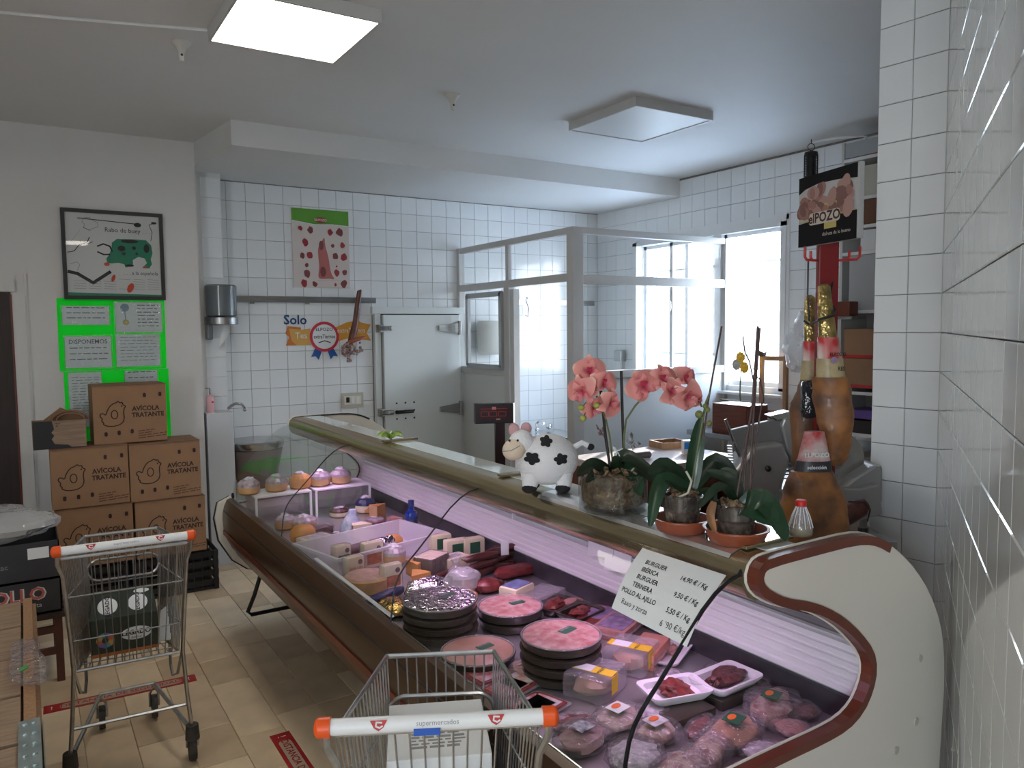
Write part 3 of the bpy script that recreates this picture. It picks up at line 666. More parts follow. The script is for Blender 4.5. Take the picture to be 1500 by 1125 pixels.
b = B(); b.text('Tes', .07, WALLF(-.20, -.0035, -.02)); b.text('extraTiernos', .06, WALLF(.24, -.0035, .02), wide=.8); b.build('lettering', M_paper, bd)
# long rail and the small cured leg hanging off it
e = empty('wall_rail', (2.03, 6.40, 2.01), 0, 'long grey steel rail across the tiles below the meat chart', 'rail')
B().box((.0, -.03, 0), (1.21, .012, .05), ch=.002).build('bar', M_steeld, e)
for x in (-.45, 0, .45): B().box((x, -.015, -.028), (.03, .03, .02), ch=.003).build('bracket', M_steeld, e)
M_leg = mat('cured_leg_skin', (.17, .055, .03), .35, noise=.5, scale=15, col2=(.09, .03, .02))
e = empty('hanging_leg', (2.45, 6.33, 2.05), 0, 'small cured leg with curly netted end hanging from the wall rail', 'ham')
B().loft([((.03, 0, .05), .008, .008), ((.02, 0, .04), .02, .016), ((.0, 0, -.08), .024, .02), ((-.02, 0, -.22), .028, .024), ((-.05, 0, -.34), .034, .03), ((-.07, 0, -.42), .03, .03)], 12).build('shank', M_leg, e, smooth=True)
b = B()
for i in range(90):
    b.ball((-.08+random.gauss(0, .036), random.uniform(-.03, .03), -.47+random.gauss(0, .036)), random.uniform(.008, .017), 7, 5)
tag(b.build('tassels', mat('dried_tassel', (.20, .06, .05), .5, noise=.5, scale=60, col2=(.5, .42, .40)), e, smooth=True), kind='stuff')
b = B().ball((-.03, -.02, -.38), (.10, .02, .018), R=Matrix.Rotation(-.3, 3, 'Y')); b.build('strip', mat('rust_strip', (.35, .09, .04), .5), e, smooth=True)
# switch plate
e = empty('switch_plate', (2.405, 6.395, 1.145), 0, 'beige switch and socket plate on the tiles left of the cold room door', 'switch')
B().box((0, -.004, 0), (.20, .008, .13), ch=.002).build('plate', M_cap, e); B().box((0, -.01, 0), (.155, .008, .075), ch=.002).build('frame', M_cream, e)
B().box((-.045, -.016, .005), (.028, .006, .045)).build('rocker', M_black, e)
for x in (.0, .045): B().box((x, -.016, 0), (.03, .006, .05), ch=.002).build('rocker', M_white, e)
# tissue dispenser
e = empty('paper_roll_dispenser', (1.28, 6.13, 1.80), 0, 'grey translucent paper roll dispenser on the tiles above the tap', 'dispenser')
M_disp = mat('smoked_plastic', (.13, .15, .16), .2, coat=.3)
B().lathe([(.10, .065), (.112, .07), (.114, .29), (.105, .30)], (0, -.03, 0), 24).build('drum', M_disp, e, smooth=True)
B().lathe([(.10, 0), (.118, .005), (.118, .055), (.11, .06)], (0, -.03, 0), 24).build('base', M_steeld, e, smooth=True)
B().box((-.09, .0, -.02), (.04, .12, .18), ch=.01).build('bracket', M_disp, e)
B().loft([((.02, -.03, .01), .02, .004), ((.02, -.03, -.06), .03, .004), ((-.01, -.03, -.13), .02, .006), ((-.02, -.03, -.16), .008, .003)], 8).build('paper', M_paper, e, smooth=True)
# low partition, soap, tap, sink
b = B().box((1.215, 6.06, .575), (.19, .20, 1.15), ch=.006); tag(b.build('partition', mat('white_partition', (.62, .64, .66), .4)), 'waist high white partition post beside the sink', 'partition')
e = empty('soap_bottle', (1.16, 6.02, 1.15), 0, 'small pink soap bottle with pump on the white partition', 'bottle')
B().lathe([(.028, 0), (.03, .01), (.03, .11), (.02, .13), (.01, .135)], n=14).build('bottle', mat('pink_soap', (.70, .40, .42), .3), e, smooth=True)
B().tube([(0, 0, .13), (0, 0, .18), (-.03, 0, .182)], .006, 6).build('pump', M_grey, e, smooth=True)
B().ball((.012, -.027, .08), (.010, .004, .007)).build('mark', M_red, e)
t = B().tube([(1.305, 6.12, 1.16), (1.33, 6.11, 1.185), (1.36, 6.10, 1.20), (1.40, 6.09, 1.195), (1.42, 6.08, 1.165), (1.42, 6.08, 1.15)], .011, 8); t.ball((1.42, 6.08, 1.15), (.015, .015, .014))
tag(t.build('tap', M_steel, smooth=True), 'curved chrome tap reaching over the steel sink', 'tap')
e = empty('steel_sink', (1.50, 6.10, 0), 0, 'wall hung steel sink with brownish shield under the tap', 'sink')
b = B(); b.loft([((0, 0, .84), .19, .20), ((0, 0, .865), .21, .22), ((0, 0, .90), .215, .225), ((0, 0, .91), .205, .215)], 24); b.build('rim', M_steel, e, smooth=True)
b = B(); b.loft([((0, 0, .84), .20, .21), ((0, 0, .60), .15, .16), ((0, 0, .52), .12, .13)], 24); b.build('bowl', mat('sink_brownish', (.22, .17, .16), .4, metal=.3), e, smooth=True)  # brown-grey bowl below the steel rim
b = B().tube([(0, .05, .5), (0, .05, .1)], .025, 10); b.build('waste_pipe', M_white, e)

# ================================================================== CHICKEN CARTONS
def cu(x, y, w_, h_): return ((x-457)/373*w_-w_/2, h_-(y-72)/300*h_)
def chicken_carton():
    w_, h_, d_ = .425, .372, .30
    e = empty('chicken_carton', (0, 0, 0)); g = .004
    B().box((0, d_/2, h_/2), (w_, d_, h_-.002), ch=.003).build('carton', M_card, e)
    b = B(); b.box((0, .002, h_-.002), (w_-.002, .02, .004)); b.box((0, d_/2, h_), (w_-.01, d_-.02, .002)); b.build('flap', M_cardd, e)
    PM = WALLF(0, -.0012, 0); b = B(); U = lambda x, y: cu(x, y, w_, h_)
    chick = [(492, 216), (505, 212), (520, 224), (528, 196), (548, 170), (572, 162), (582, 154), (592, 164), (604, 160), (604, 172), (621, 182), (611, 192), (608, 215), (611, 245), (600, 268), (570, 281), (530, 281), (505, 270), (508, 262), (496, 250), (503, 242), (490, 228)]
    for q in stroke([U(*p) for p in smooth2(chick, 1)], .0062, True): b.flat(q, PM)
    for q in stroke([U(562+16*math.cos(a*PI/7), 222+22*math.sin(a*PI/7)) for a in range(14)], .0055, True): b.flat(q, PM)
    b.flat([U(600+4*math.cos(a*PI/4), 180+4*math.sin(a*PI/4)) for a in range(8)], PM)
    p = U(732, 198); b.text('AVÍCOLA', .041, WALLF(p[0]-.012, -.0012, p[1]), bold=.03, wide=.92); p = U(732, 231); b.text('TRATANTE', .041, WALLF(p[0], -.0012, p[1]), bold=.03, wide=.92)
    b.keep = True
    b.build('print', M_ink, e)
    b = B()
    for i, (y, x1) in enumerate(((315, 760), (327, 745), (339, 825), (351, 820))):
        x = 680
        while x < x1:
            l = random.uniform(14, 40); l = min(l, x1-x); y2 = y-(x-680)*.06
            for q in stroke([U(x, y2), (U(x+l, y2-l*.06))], .006): b.flat(q, PM)
            x += l+8
    b.keep = True; b.build('small_print', mat('faint_ink', (.13, .06, .035), .8), e)
    for x, y in ((717, 129), (798, 127), (516, 320), (581, 317), (647, 313)):
        q = U(x, y); b = B(); b.prism(rrect(.018, .028, .008), .004, WALLF(q[0], .001, q[1])); b.build('vent_hole', M_ink, e)
    return e
cc = chicken_carton()
for i, (x, y, z, rz, lb) in enumerate([(.566, 5.45, 1.045, .01, 'chicken carton alone at the top of the stack'), (.322, 5.40, .672, -.01, 'chicken carton on the left of the middle row, under the small open box'),
        (.753, 5.40, .665, .015, 'chicken carton on the right of the middle row'), (.335, 5.40, .296, 0, 'chicken carton at the bottom left, half behind the shopping trolley'), (.772, 5.40, .29, .01, 'chicken carton at the bottom right above the black crates')]):
    o = cc if i == 0 else copy_tree(cc); o.location = (x, y, z); o.rotation_euler = (0, 0, rz); tag(o, lb, 'box', 'cardboard chicken cartons stacked by the white wall')
# small open tray box with looped flap
e = empty('open_fruit_box', (.19, 5.42, 1.047), 0, 'small open black and tan fruit box with a folded oval flap', 'box')
b = B(); b.box((-.02, .1, .005), (.28, .2, .008)); b.box((-.02, .2, .08), (.28, .006, .16)); b.box((-.16, .1, .08), (.006, .2, .16)); b.box((.118, .1, .08), (.006, .2, .16)); b.build('tray', M_cardd, e)
b = B(); b.box((-.02, 0, .085), (.28, .006, .17)); b.build('front', M_black, e)
b = B(); b.flat([(-.06, .17), (.12, .17), (.12, .005), (.04, .005), (.02, .02), (-.05, .03), (-.065, .06), (-.05, .08), (-.065, .1), (-.05, .12)], WALLF(0, -.0045, 0)); b.build('panel', M_wood, e)
b = B(); b.prism([(-.13, 0), (-.03, .085), (.13, .0)], .005, frame3((.02, .08, .165), (1, 0, 0), (0, -.3, 1))); b.build('flap', M_card, e)
b = B()
for r in (.10, .075): b.tube([(.04+r*math.cos(a*PI/12), .04, .165+r*.6*math.sin(a*PI/12)) for a in range(13)], .007, 5)
b.build('rim', M_cardd, e)
b = B(); b.text('2º', .03, WALLF(-.03, -.005, .145)); b.build('print', M_ink, e)
# black slatted crates
def black_crate():
    e = empty('black_crate', (0, 0, 0)); w_, d_, h_ = .52, .34, .265
    b = B(); b.box((0, d_/2, .008), (w_, d_, .016), ch=.003); b.build('base', M_black, e)
    for s in (-1, 1):
        for q in (0, 1): B().box((s*(w_/2-.015), q*d_+(-.0 if q else 0), h_/2), (.03, .03, h_), ch=.004).build('corner_post', M_black, e)
    for k in range(4):
        z = .05+k*.065
        for q in (0, 1): B().box((0, q*d_, z), (w_, .008, .038)).build('slat', M_black, e)
        for s in (-1, 1): B().box((s*w_/2, d_/2, z), (.008, d_, .038)).build('slat', M_black, e)
    for q in (0, 1):
        for k in range(9): B().box((-w_/2+.05+k*.0525, q*d_, h_/2), (.008, .01, h_-.03)).build('rib', M_black, e)
    return e
bc = black_crate()
for i, (x, y, z, lb) in enumerate([(.80, 5.44, .003, 'black plastic crate on the floor right of the trolley under the cartons'), (.25, 5.44, .003, 'black plastic crate on the floor behind the trolley basket')]):
    o = bc if i == 0 else copy_tree(bc); o.location = (x, y, z); tag(o, lb, 'crate', 'black crates under the chicken cartons')
# table with fruit boxes
e = empty('brown_table', (-.16, 4.62, 0), 0, 'low dark brown slatted table carrying the two black fruit boxes', 'table')
for k in range(5): B().box((0, -.20+k*.10, .345), (.58, .085, .022), ch=.003).build('slat', M_dark, e)
M_leg2 = mat('red_brown_wood', (.10, .035, .022), .55, noise=.3, scale=10)
for sx_ in (-1, 1):
    for sy_ in (-1, 1): B().box((sx_*.25, sy_*.2, .165), (.035, .035, .33), ch=.003).build('leg', M_leg2, e)
for z in (.16, .27): B().box((0, -.205, z), (.5, .02, .035)).build('rail', M_leg2, e)
for sx_ in (-1, 1): B().box((sx_*.25, 0, .14), (.02, .4, .035)).build('rail', M_leg2, e)
M_bbox = mat('black_printed_card', (.035, .035, .04), .45, noise=.2, scale=5)
def fruit_box(z, h_, lb, kind):
    e = empty('fruit_box', (-.17, 4.62, z), 0, lb, 'box', 'black fruit boxes on the brown table'); w_, d_ = .56, .42; t = .006
    b = B()
    for s in (-1, 1): b.box((s*(w_/2-t/2), 0, h_/2), (t, d_, h_)); b.box((0, s*(d_/2-t/2), h_/2), (w_, t, h_))
    b.box((0, 0, .004), (w_, d_, .008)); b.build('tray', M_bbox, e)
    if kind == 0:
        B().box((.19, -d_/2-.001, h_*.72), (.09, .001, .055)).build('sticker', M_paper, e)
        b = B(); b.text('Z', .06, WALLF(-.02, -d_/2-.001, h_*.45), bold=.02); b.text('zac', .035, WALLF(.04, -d_/2-.001, h_*.45)); 
        for q in stroke([(-.14+.06*math.cos(a*PI/8), h_*.2+.02*math.sin(a*PI/8)) for a in range(1, 9)], .004): b.flat(q, WALLF(0, -d_/2-.001, 0))
        b.keep = True; b.build('lettering', M_grey, e)
    else:
        b = B(); b.text('OLLO', .085, WALLF(.10, -d_/2-.001, h_*.62), bold=.02); b.keep = True; b.build('lettering', mat('dull_red_ink', (.45, .10, .08), .5), e)
        b = B(); b.text('OLLO', .085, WALLF(.104, -d_/2-.0005, h_*.615), bold=.05); b.text('ne en Fruta', .032, WALLF(.12, -d_/2-.001, h_*.28)); b.keep = True; b.build('lettering', M_alu, e)
fruit_box(.36, .165, 'lower black fruit box with large outlined red letters', 1); fruit_box(.53, .19, 'upper black fruit box with a small white sticker', 0)
def crumple(b, c, d, k, seed, n=22, m=12, amp=.22):
    random.seed(seed); M = []; 
    for i in range(6): M.append((Vector((random.uniform(-1, 1), random.uniform(-1, 1), random.uniform(-1, 1))).normalized()*random.uniform(3, 9), random.uniform(0, 6)))
    vs = []
    def P(a, t):
        v = Vector((math.sin(a)*math.cos(t), math.sin(a)*math.sin(t), math.cos(a))); r = 1
        for q, ph in M: r += amp/3*math.sin(q.dot(v)+ph)
        r += random.uniform(-amp, amp)*.25
        x, y, z = v*r; z = math.copysign(abs(z)**k, z); return Vector((c[0]+x*d[0]/2, c[1]+y*d[1]/2, c[2]+max(-.96, z)*d[2]/2))
    for i in range(1, m):
        for j in range(n): vs.append(P(PI*i/m, 2*PI*j/n))
    vs += [P(0, 0), P(PI, 0)]; fs = []
    for i in range(m-2): fs += [(i*n+j, (i+1)*n+j, (i+1)*n+(j+1) % n, i*n+(j+1) % n) for j in range(n)]
    t = (m-1)*n; fs += [(t, j, (j+1) % n) for j in range(n)]+[(t+1, (m-2)*n+(j+1) % n, (m-2)*n+j) for j in range(n)]
    b.add(vs, fs); random.seed(seed+99); return b
b = crumple(B(), (-.14, 4.60, .785), (.54, .36, .15), .8, 3); tag(b.build('plastic_bags', M_bagm, smooth=True, ang=25), 'heap of crumpled clear plastic bags on the upper black fruit box', 'bags')
# foreground wooden crates
M_nail = mat('galvanised', (.42, .50, .50), .35, metal=.7, noise=.2, scale=20)
def wooden_crate(z, lb, y0=1.98, y1=3.53):
    e = empty('wooden_crate', (-.25, (y0+y1)/2, z), 0, lb, 'crate', 'pale wooden crates in the left foreground'); L_ = y1-y0; w_ = .50; h_ = .22
    k = 5; pw = (L_-.02*(k-1))/k
    for i in range(k): B().box((-.02, -L_/2+pw/2+i*(pw+.02), h_-.008), (w_-.06, pw, .014), ch=.002).build('plank', M_wood, e)
    for s in (-1, 1): 
        for zz in (.05, .16): B().box((s*(w_/2-.008), 0, zz), (.014, L_, .085), ch=.002).build('side_board', M_wood2 if s > 0 else M_wood, e)
        for t_ in (-1, 1): B().box((s*(w_/2-.03), t_*(L_/2-.02), h_/2), (.03, .03, h_)).build('corner_post', M_wood, e)
    B().box((w_/2-.028, 0, h_), (.03, L_, .016), ch=.002).build('top_rail', M_wood2, e)
    for s in (-1, 1): B().box((0, s*(L_/2), h_/2), (w_-.03, .012, h_-.03), ch=.002).build('end_board', M_wood, e)
    m = B(); yb = -L_/2+.20
    m.box((w_/2-.03, yb, h_+.009), (.05, .42, .002)); m.box((w_/2+.001, yb, h_/2), (.002, .42, h_)); mo = m.build('corner_plate', M_nail, e)
    for i in range(7):
        q = B()
        for j in range(2): q.lathe([(.006, 0), (.006, .003), (.003, .005)], (w_/2-.04+j*.02, yb-.18+i*.06, h_+.01), 8)
        q.build('nail', M_nail, mo)
wooden_crate(.48, 'upper pale wooden crate with metal corner plate, left foreground'); wooden_crate(.255, 'second pale wooden crate under the upper one, left foreground'); wooden_crate(.03, 'lowest pale wooden crate standing on the floor, left foreground')
b = crumple(B(), (-.03, 2.78, .725), (.10, .40, .04), .9, 5); tag(b.build('clear_bag', M_vac, smooth=True, ang=25), 'clear bag with a green leaf caught on the upper wooden crate', 'bag')
b = B(); b.prism([(0, 0), (.03, .012), (.05, 0), (.03, -.012)], .002, Matrix.Translation((-.05, 2.64, .75)) @ Matrix.Rotation(1.2, 4, 'Z')); tag(b.build('green_leaf', mat('leaf_green', (.05, .28, .06), .5)), 'small green leaf by the clear bag on the wooden crate', 'leaf')
# floor stickers
M_stk = mat('sticker_red', (.38, .02, .02), .45)
def sticker(x, y, rz, L_, w_, lb):
    e = empty('floor_sticker', (x, y, .001), rz, lb, 'sticker', 'red distance stickers on the floor')
    B().box((0, 0, .0008), (L_, w_, .0012)).build('base', M_stk, e)
    b = B(); b.flat(rrect(L_*.80, w_*.62, w_*.28, (0, 0)), Matrix.Translation((0, 0, .0019))); b.keep = True; b.build('field', mat('sticker_pale', (.42, .34, .26), .5), e)
    b = B(); b.text('DISTANCIA DE SEGURIDAD', w_*.50, Matrix.Translation((0, 0, .0024)), bold=.02, wide=1.0); b.keep = True; b.build('lettering', M_stk, e)
    b = B()
    for s in (-1, 1): b.text('!', w_*.6, Matrix.Translation((s*L_*.45, 0, .002)))
    b.keep = True; b.build('mark', M_paper, e)
sticker(.335, 4.08, -.04, .66, .085, 'red distance sticker on the floor beneath the far trolley')
sticker(.865, 2.95, -PI/2, .66, .085, 'red distance sticker on the floor beside the near trolley')

# ================================================================== SHOPPING TROLLEYS
def trolley(loc, rz, lb):
    e = empty('shopping_trolley', loc, rz, lb, 'trolley', 'wire shopping trolleys')
    hz = 1.0
    g = B(); g.tube([(-.205, 0, hz), (.205, 0, hz)], .0155, 14); go = g.build('grip', M_white, e, smooth=True)
    for s in (-1, 1):
        c = B(); c.m = 0; c.tube([(s*.200, 0, hz), (s*.222, 0, hz)], .0195, 14); c.ball((s*.222, 0, hz), (.010, .019, .019)); c.build('end_cap', M_orange, e, smooth=True)
    HP = lambda x: frame3((x, -.0148, hz+.006), (1, 0, 0), (0, .35, 1))
    b = B()
    for x in (-.11, .11): b.flat([(-.016, .009), (.016, .009), (.009, -.004), (0, -.010), (-.009, -.004)], HP(x))
    b.keep = True; b.build('emblem', M_redink, go)
    b = B(); b.text('supermercados', .013, HP(0)); b.keep = True; b.build('lettering', M_grey, go)
    b = B()
    for x in (-.11, .11):
        for q in stroke([(.006, .005), (-.004, .006), (-.005, -.001), (.002, -.004), (.007, -.001)], .003): b.flat(q, frame3((x, -.0153, hz+.006), (1, 0, 0), (0, .35, 1)))
    b.keep = True; b.build('emblem_mark', M_paper, go)
    r = .0065
    for s in (-1, 1):
        B().tube([(s*.212, 0, hz-.01), (s*.213, .02, .95), (s*.200, .05, .90), (s*.19, .16, .62), (s*.188, .22, .49), (s*.20, .25, .30), (s*.215, .26, .13)], .008, 7).build('side_tube', M_zinc, e, smooth=True)
        B().tube([(s*.215, .26, .13), (s*.19, .34, .15), (s*.105, .72, .17)], .009, 7).build('base_tube', M_zinc, e, smooth=True)
        B().tube([(s*.19, .24, .49), (s*.17, .27, .38), (s*.155, .30, .365), (s*.15, .33, .40), (s*.15, .33, .49)], .006, 6).build('brace', M_zinc, e, smooth=True)
    B().tube([(-.205, .27, .245), (.205, .27, .245)], .007, 6).build('cross_bar', M_zinc, e, smooth=True)
    B().tube([(-.107, .71, .175), (.107, .71, .175)], .007, 6).build('cross_bar', M_zinc, e, smooth=True)
    TB = [(-.200, .045, .962), (.200, .045, .962), (.133, .46, .935), (-.133, .46, .935)]; BB = [(-.175, .235, .48), (.175, .235, .48), (.115, .43, .50), (-.115, .43, .50)]
    B().tube(TB, r, 7, closed=True).build('top_rim', M_zinc, e, smooth=True); B().tube(BB, r, 7, closed=True).build('bottom_rim', M_zinc, e, smooth=True)
    V = Vector
    for k, nw in ((0, 14), (1, 17), (2, 11), (3, 17)):
        a, c = V(TB[k]), V(TB[(k+1) % 4]); a2, c2 = V(BB[k]), V(BB[(k+1) % 4])
        for i in range(nw+1):
            t = (i+.0)/nw
            if k in (1, 3) and i in (0, nw): continue
            B().tube([a.lerp(c, t), a2.lerp(c2, t)], .0022, 5).build('wire', M_zinc, e)
        for t in ((.33, .72) if k != 2 else (.45,)):
            B().tube([a.lerp(a2, t), c.lerp(c2, t)], .003, 5).build('wire', M_zinc, e)
    b = B()
    for i in range(1, 11): 
        t = i/11; b.tube([V(BB[0]).lerp(V(BB[1]), t), V(BB[3]).lerp(V(BB[2]), t)], .0022, 5)
    for i in range(1, 4): t = i/4; b.tube([V(BB[0]).lerp(V(BB[3]), t), V(BB[1]).lerp(V(BB[2]), t)], .0025, 5)
    tag(b.build('floor_wires', M_zinc, e), kind='stuff')
    # the hoop on the front panel
    hp = []
    for i in range(24):
        a = 2*PI*(i+.5)/24; x = math.copysign(.088, math.cos(a))+.042*math.cos(a); zz = .795+.042*math.sin(a); y = .46-(.935-zz)*.07-.006; hp.append((x, y, zz))
    B().tube(hp, .0055, 6, closed=True).build('hoop', M_zinc, e, smooth=True)
    for s in (-1, 1):
        c = empty('caster', (s*.105, .735, 0)); c.parent = e
        bpy.data.objects.remove(c)
        w_ = B(); w_.tube([(s*.105-.012, .745, .055), (s*.105+.012, .745, .055)], .05, 18); wo = w_.build('front_caster', M_rubber, e, smooth=True)
        B().tube([(s*.105-.018, .745, .055), (s*.105-.018, .735, .12), (s*.105, .72, .15), (s*.105+.018, .735, .12), (s*.105+.018, .745, .055)], .006, 6).build('fork', M_zinc, wo)
        w_ = B(); w_.tube([(s*.215-.014, .285, .058), (s*.215+.014, .285, .058)], .055, 18); wo = w_.build('rear_wheel', M_rubber, e, smooth=True)
        B().tube([(s*.215, .26, .16), (s*.215, .262, .10)], .024, 12, r2=.028).build('collar', M_rubber, wo, smooth=True)
        B().tube([(s*.215-.02, .285, .058), (s*.215-.018, .265, .12), (s*.215+.018, .265, .12), (s*.215+.02, .285, .058)], .006, 6).build('fork', M_zinc, wo)
    return e
t1 = trolley((.279, 3.005, 0), -.065, 'wire shopping trolley further away, holding a case of dark bottles')
t2 = trolley((.633, 1.273, 0), -.483, 'wire shopping trolley nearest the camera, holding a white carton')
B().box((-.02, -.0165, 1.002-.012), (.05, .004, .012)).build('tape', mat('blue_tape', (.02, .10, .45), .5), t2)
# green bottle case
M_gcase = mat('dark_green_case', (.018, .03, .018), .35, noise=.3, scale=10)
e = empty('bottle_case', (.285, 3.27, .503), -.065, 'dark green six pack bottle case with oval white labels in the trolley', 'case')
B().box((0, .05, .075), (.235, .10, .15), ch=.004).build('case', M_gcase, e)
b = B(); b.add([(-.117, 0, .15), (.117, 0, .15), (.105, .05, .235), (-.105, .05, .235), (-.117, .10, .15), (.117, .10, .15), (.105, .08, .235), (-.105, .08, .235)], [(0, 1, 2, 3), (5, 4, 7, 6), (3, 2, 6, 7), (4, 0, 3, 7), (1, 5, 6, 2), (0, 4, 5, 1)]); b.build('shoulder', M_gcase, e)
b = B(); b.flat(disc(.055, 20, (.04, .075), .026), WALLF(0, -.0015, 0)); SH = frame3((0, -.0015, .15), (1, 0, 0), (0, .05, .085)); b.flat(disc(.035, 18, (-.055, .045), .032), SH); b.flat(disc(.035, 18, (.05, .045), .032), SH); b.flat(disc(.028, 18, (.065, .088), .009), SH); b.keep = True
b.build('label', M_paper, e)
b = B(); b.text('LEGADO', .026, WALLF(.04, -.0022, .078), bold=.03); b.text('IBÉRICO', .010, WALLF(.04, -.0022, .058)); S2 = frame3((0, -.0025, .15), (1, 0, 0), (0, .05, .085))
for x in (-.055, .05): b.text('LEGADO', .020, S2 @ Matrix.Translation((x, .045, 0)) @ Matrix.Rotation(PI/2, 4, 'Z'), bold=.02)
b.keep = True; b.build('lettering', M_inkb, e)
b = B()
for i, cx in enumerate(range(8)):
    a0 = i*PI/4; b.m = i % 4; b.flat([(-.068+.012*math.cos(a0), .065+.012*math.sin(a0)), (-.068+.032*math.cos(a0), .065+.032*math.sin(a0)), (-.068+.032*math.cos(a0+PI/4), .065+.032*math.sin(a0+PI/4)), (-.068+.012*math.cos(a0+PI/4), .065+.012*math.sin(a0+PI/4))], WALLF(0, -.0016, 0))
b.keep = True; b.build('roundel', [mat('rd_a', (.45, .12, .05), .5), mat('rd_b', (.15, .12, .40), .5), mat('rd_c', (.1, .3, .3), .5), mat('rd_d', (.5, .3, .1), .5)], e)
B().box((0, -.001, .008), (.235, .002, .012)).build('stripe', mat('orange_stripe', (.45, .14, .04), .5), e)
b = B(); b.prism([(0, 0), (.085, .0), (.085, .13), (.07, .17), (.055, .14), (.02, .12)], .004, frame3((.405, 3.30, .510), (1, -.1, .05), (0, .25, 1))); tag(b.build('paper_sheet', M_paper), 'torn white paper sheet leaning beside the bottle case', 'paper')
# white carton in the near trolley
e = empty('white_carton', (.757, 1.523, .52), -.43, 'plain white carton with printed address label in the near trolley', 'box')
B().box((0, .02, .155), (.225, .25, .31), ch=.003).build('carton', M_paper, e)
b = B()
for k in range(7):
    y = -.09+k*.014; x = -.06
    while x < .05:
        l = random.uniform(.01, .035); b.box((x+l/2-.0, y+.03, .3105), (l, .005 if k % 3 else .008, .0008)); x += l+.006
b.build('label_print', M_grey, e)
b = B(); b.box((0, .02, .3102), (.205, .004, .0006)); b.box((.0, .145, .25), (.2, .002, .10)); b.build('seam', M_alu, e)
# ================================================================== GOODS IN THE CASE
DZ = .7005
def D(px, py, z=DZ): p = at(px, py, 2, z); return (min(1.72, max(1.135, p.x)), min(4.16, p.y), z)
def mk(n, *a, **k): return mat(n, *a, **k)
M_rind = mk('tan_rind', (.58, .34, .16), .5, noise=.2, scale=20); M_rindo = mk('orange_rind', (.62, .28, .08), .45, noise=.2, scale=20)
M_pale = mk('pale_cheese', (.78, .68, .48), .5, noise=.08, scale=12); M_dk = mk('dark_rind', (.10, .05, .04), .5, noise=.4, scale=25)
M_meat = mk('red_meat', (.30, .06, .05), .35, noise=.6, scale=28, col2=(.12, .02, .02)); M_pink = mk('pink_ham', (.52, .25, .22), .35, noise=.2, scale=40)
M_mott = mk('mottled_brawn', (.38, .13, .13), .3, scale=34, col2=(.56, .36, .33), detail=6, bump=.15, bscale=60)
M_foil = mk('crumpled_foil', (.80, .74, .80), .16, metal=1, bump=1.0, bscale=55); M_gold = mk('gold_foil', (.70, .45, .15), .22, metal=1, bump=.9, bscale=60, noise=.5, scale=40)
M_tray = mk('black_tray', (.05, .04, .03), .3); M_foam = mk('white_foam', (.80, .78, .82), .6); M_navy = mk('navy_label', (.02, .025, .09), .4)
M_olab = mk('orange_label', (.62, .16, .03), .5, noise=.4, scale=40); M_ylab = mk('yellow_label', (.80, .52, .03), .5); M_glab = mk('green_label', (.02, .10, .05), .5)
M_blab = mk('pale_label', (.66, .64, .68), .5, noise=.4, scale=50); M_chor = mk('dark_chorizo', (.11, .03, .025), .35, noise=.5, scale=30); M_chick = mk('raw_chicken', (.62, .36, .25), .35, noise=.2, scale=25)
M_plab = mk('purple_label', (.35, .25, .42), .5, noise=.5, scale=35); M_tub = glassmat('frosted_tub', (.95, .93, .97), rough=.3, refl=.05, haze=.55, hazecol=(.8, .78, .82))
M_acr = glassmat('acrylic', (.96, .96, .98), refl=.08, haze=.25, hazecol=(.8, .78, .82))
GR = {}
def T(o, lb, cat, g=None): return tag(o, lb, cat, g)
def riser(x0, x1, y0, y1, h, lb):
    e = empty('shelf_riser', ((x0+x1)/2, (y0+y1)/2, DZ), 0, lb, 'riser', 'white risers in the counter'); w_, d_ = x1-x0, y1-y0
    B().box((0, 0, h-.004), (w_, d_, .008)).build('shelf', M_foam, e)
    for s in (-1, 1): B().box((s*(w_/2-.004), 0, h/2-.004), (.008, d_, h-.008)).build('side', M_acr, e)
    B().box((0, d_/2-.003, h/2-.004), (w_-.016, .006, h-.008)).build('back', M_acr, e)
    for s in (-1, 1): B().box((s*(w_/2-.006), -d_/2+.003, h/2-.004), (.012, .008, h-.008)).build('post', M_foam, e)
riser(1.02, 1.33, 4.20, 4.42, .155, 'white riser shelf at the far end of the case, front half'); riser(1.35, 1.68, 4.20, 4.42, .155, 'white riser shelf at the far end of the case, rear half')
def round_cheese(p, r, h, m, lb, wrapm=None, tilt=0, wrap=.55, cat='cheese'):
    e = empty('round_cheese', p, random.uniform(0, 6), lb, cat, 'round cheeses in the counter'); 
    b = B().loft([((0, 0, 0), r*.72, r*.72), ((0, 0, h*.12), r*.93, r*.93), ((0, 0, h*.4), r, r), ((0, 0, h*.7), r*.93, r*.93), ((0, 0, h*.92), r*.68, r*.68), ((0, 0, h), r*.3, r*.3)], 20); b.build('cheese', m, e, smooth=True)
    if wrapm:
        b = B().loft([((0, 0, h*wrap), r*1.01, r*1.01), ((0, 0, h*.72), r*.955, r*.955), ((0, 0, h*.93), r*.70, r*.70), ((0, 0, h*1.02), r*.3, r*.3)], 14); b.build('wrapper', wrapm, e, smooth=True, ang=15)
        w = crumple(B(), (0, 0, h*1.0), (r*1.0, r*.8, h*.28), 1, int(r*1e4), 12, 6, .3); w.build('label_fold', M_blab, e, smooth=True, ang=20)
    return e
M_film = mk('printed_film', (.45, .38, .42), .25, noise=.5, scale=30)
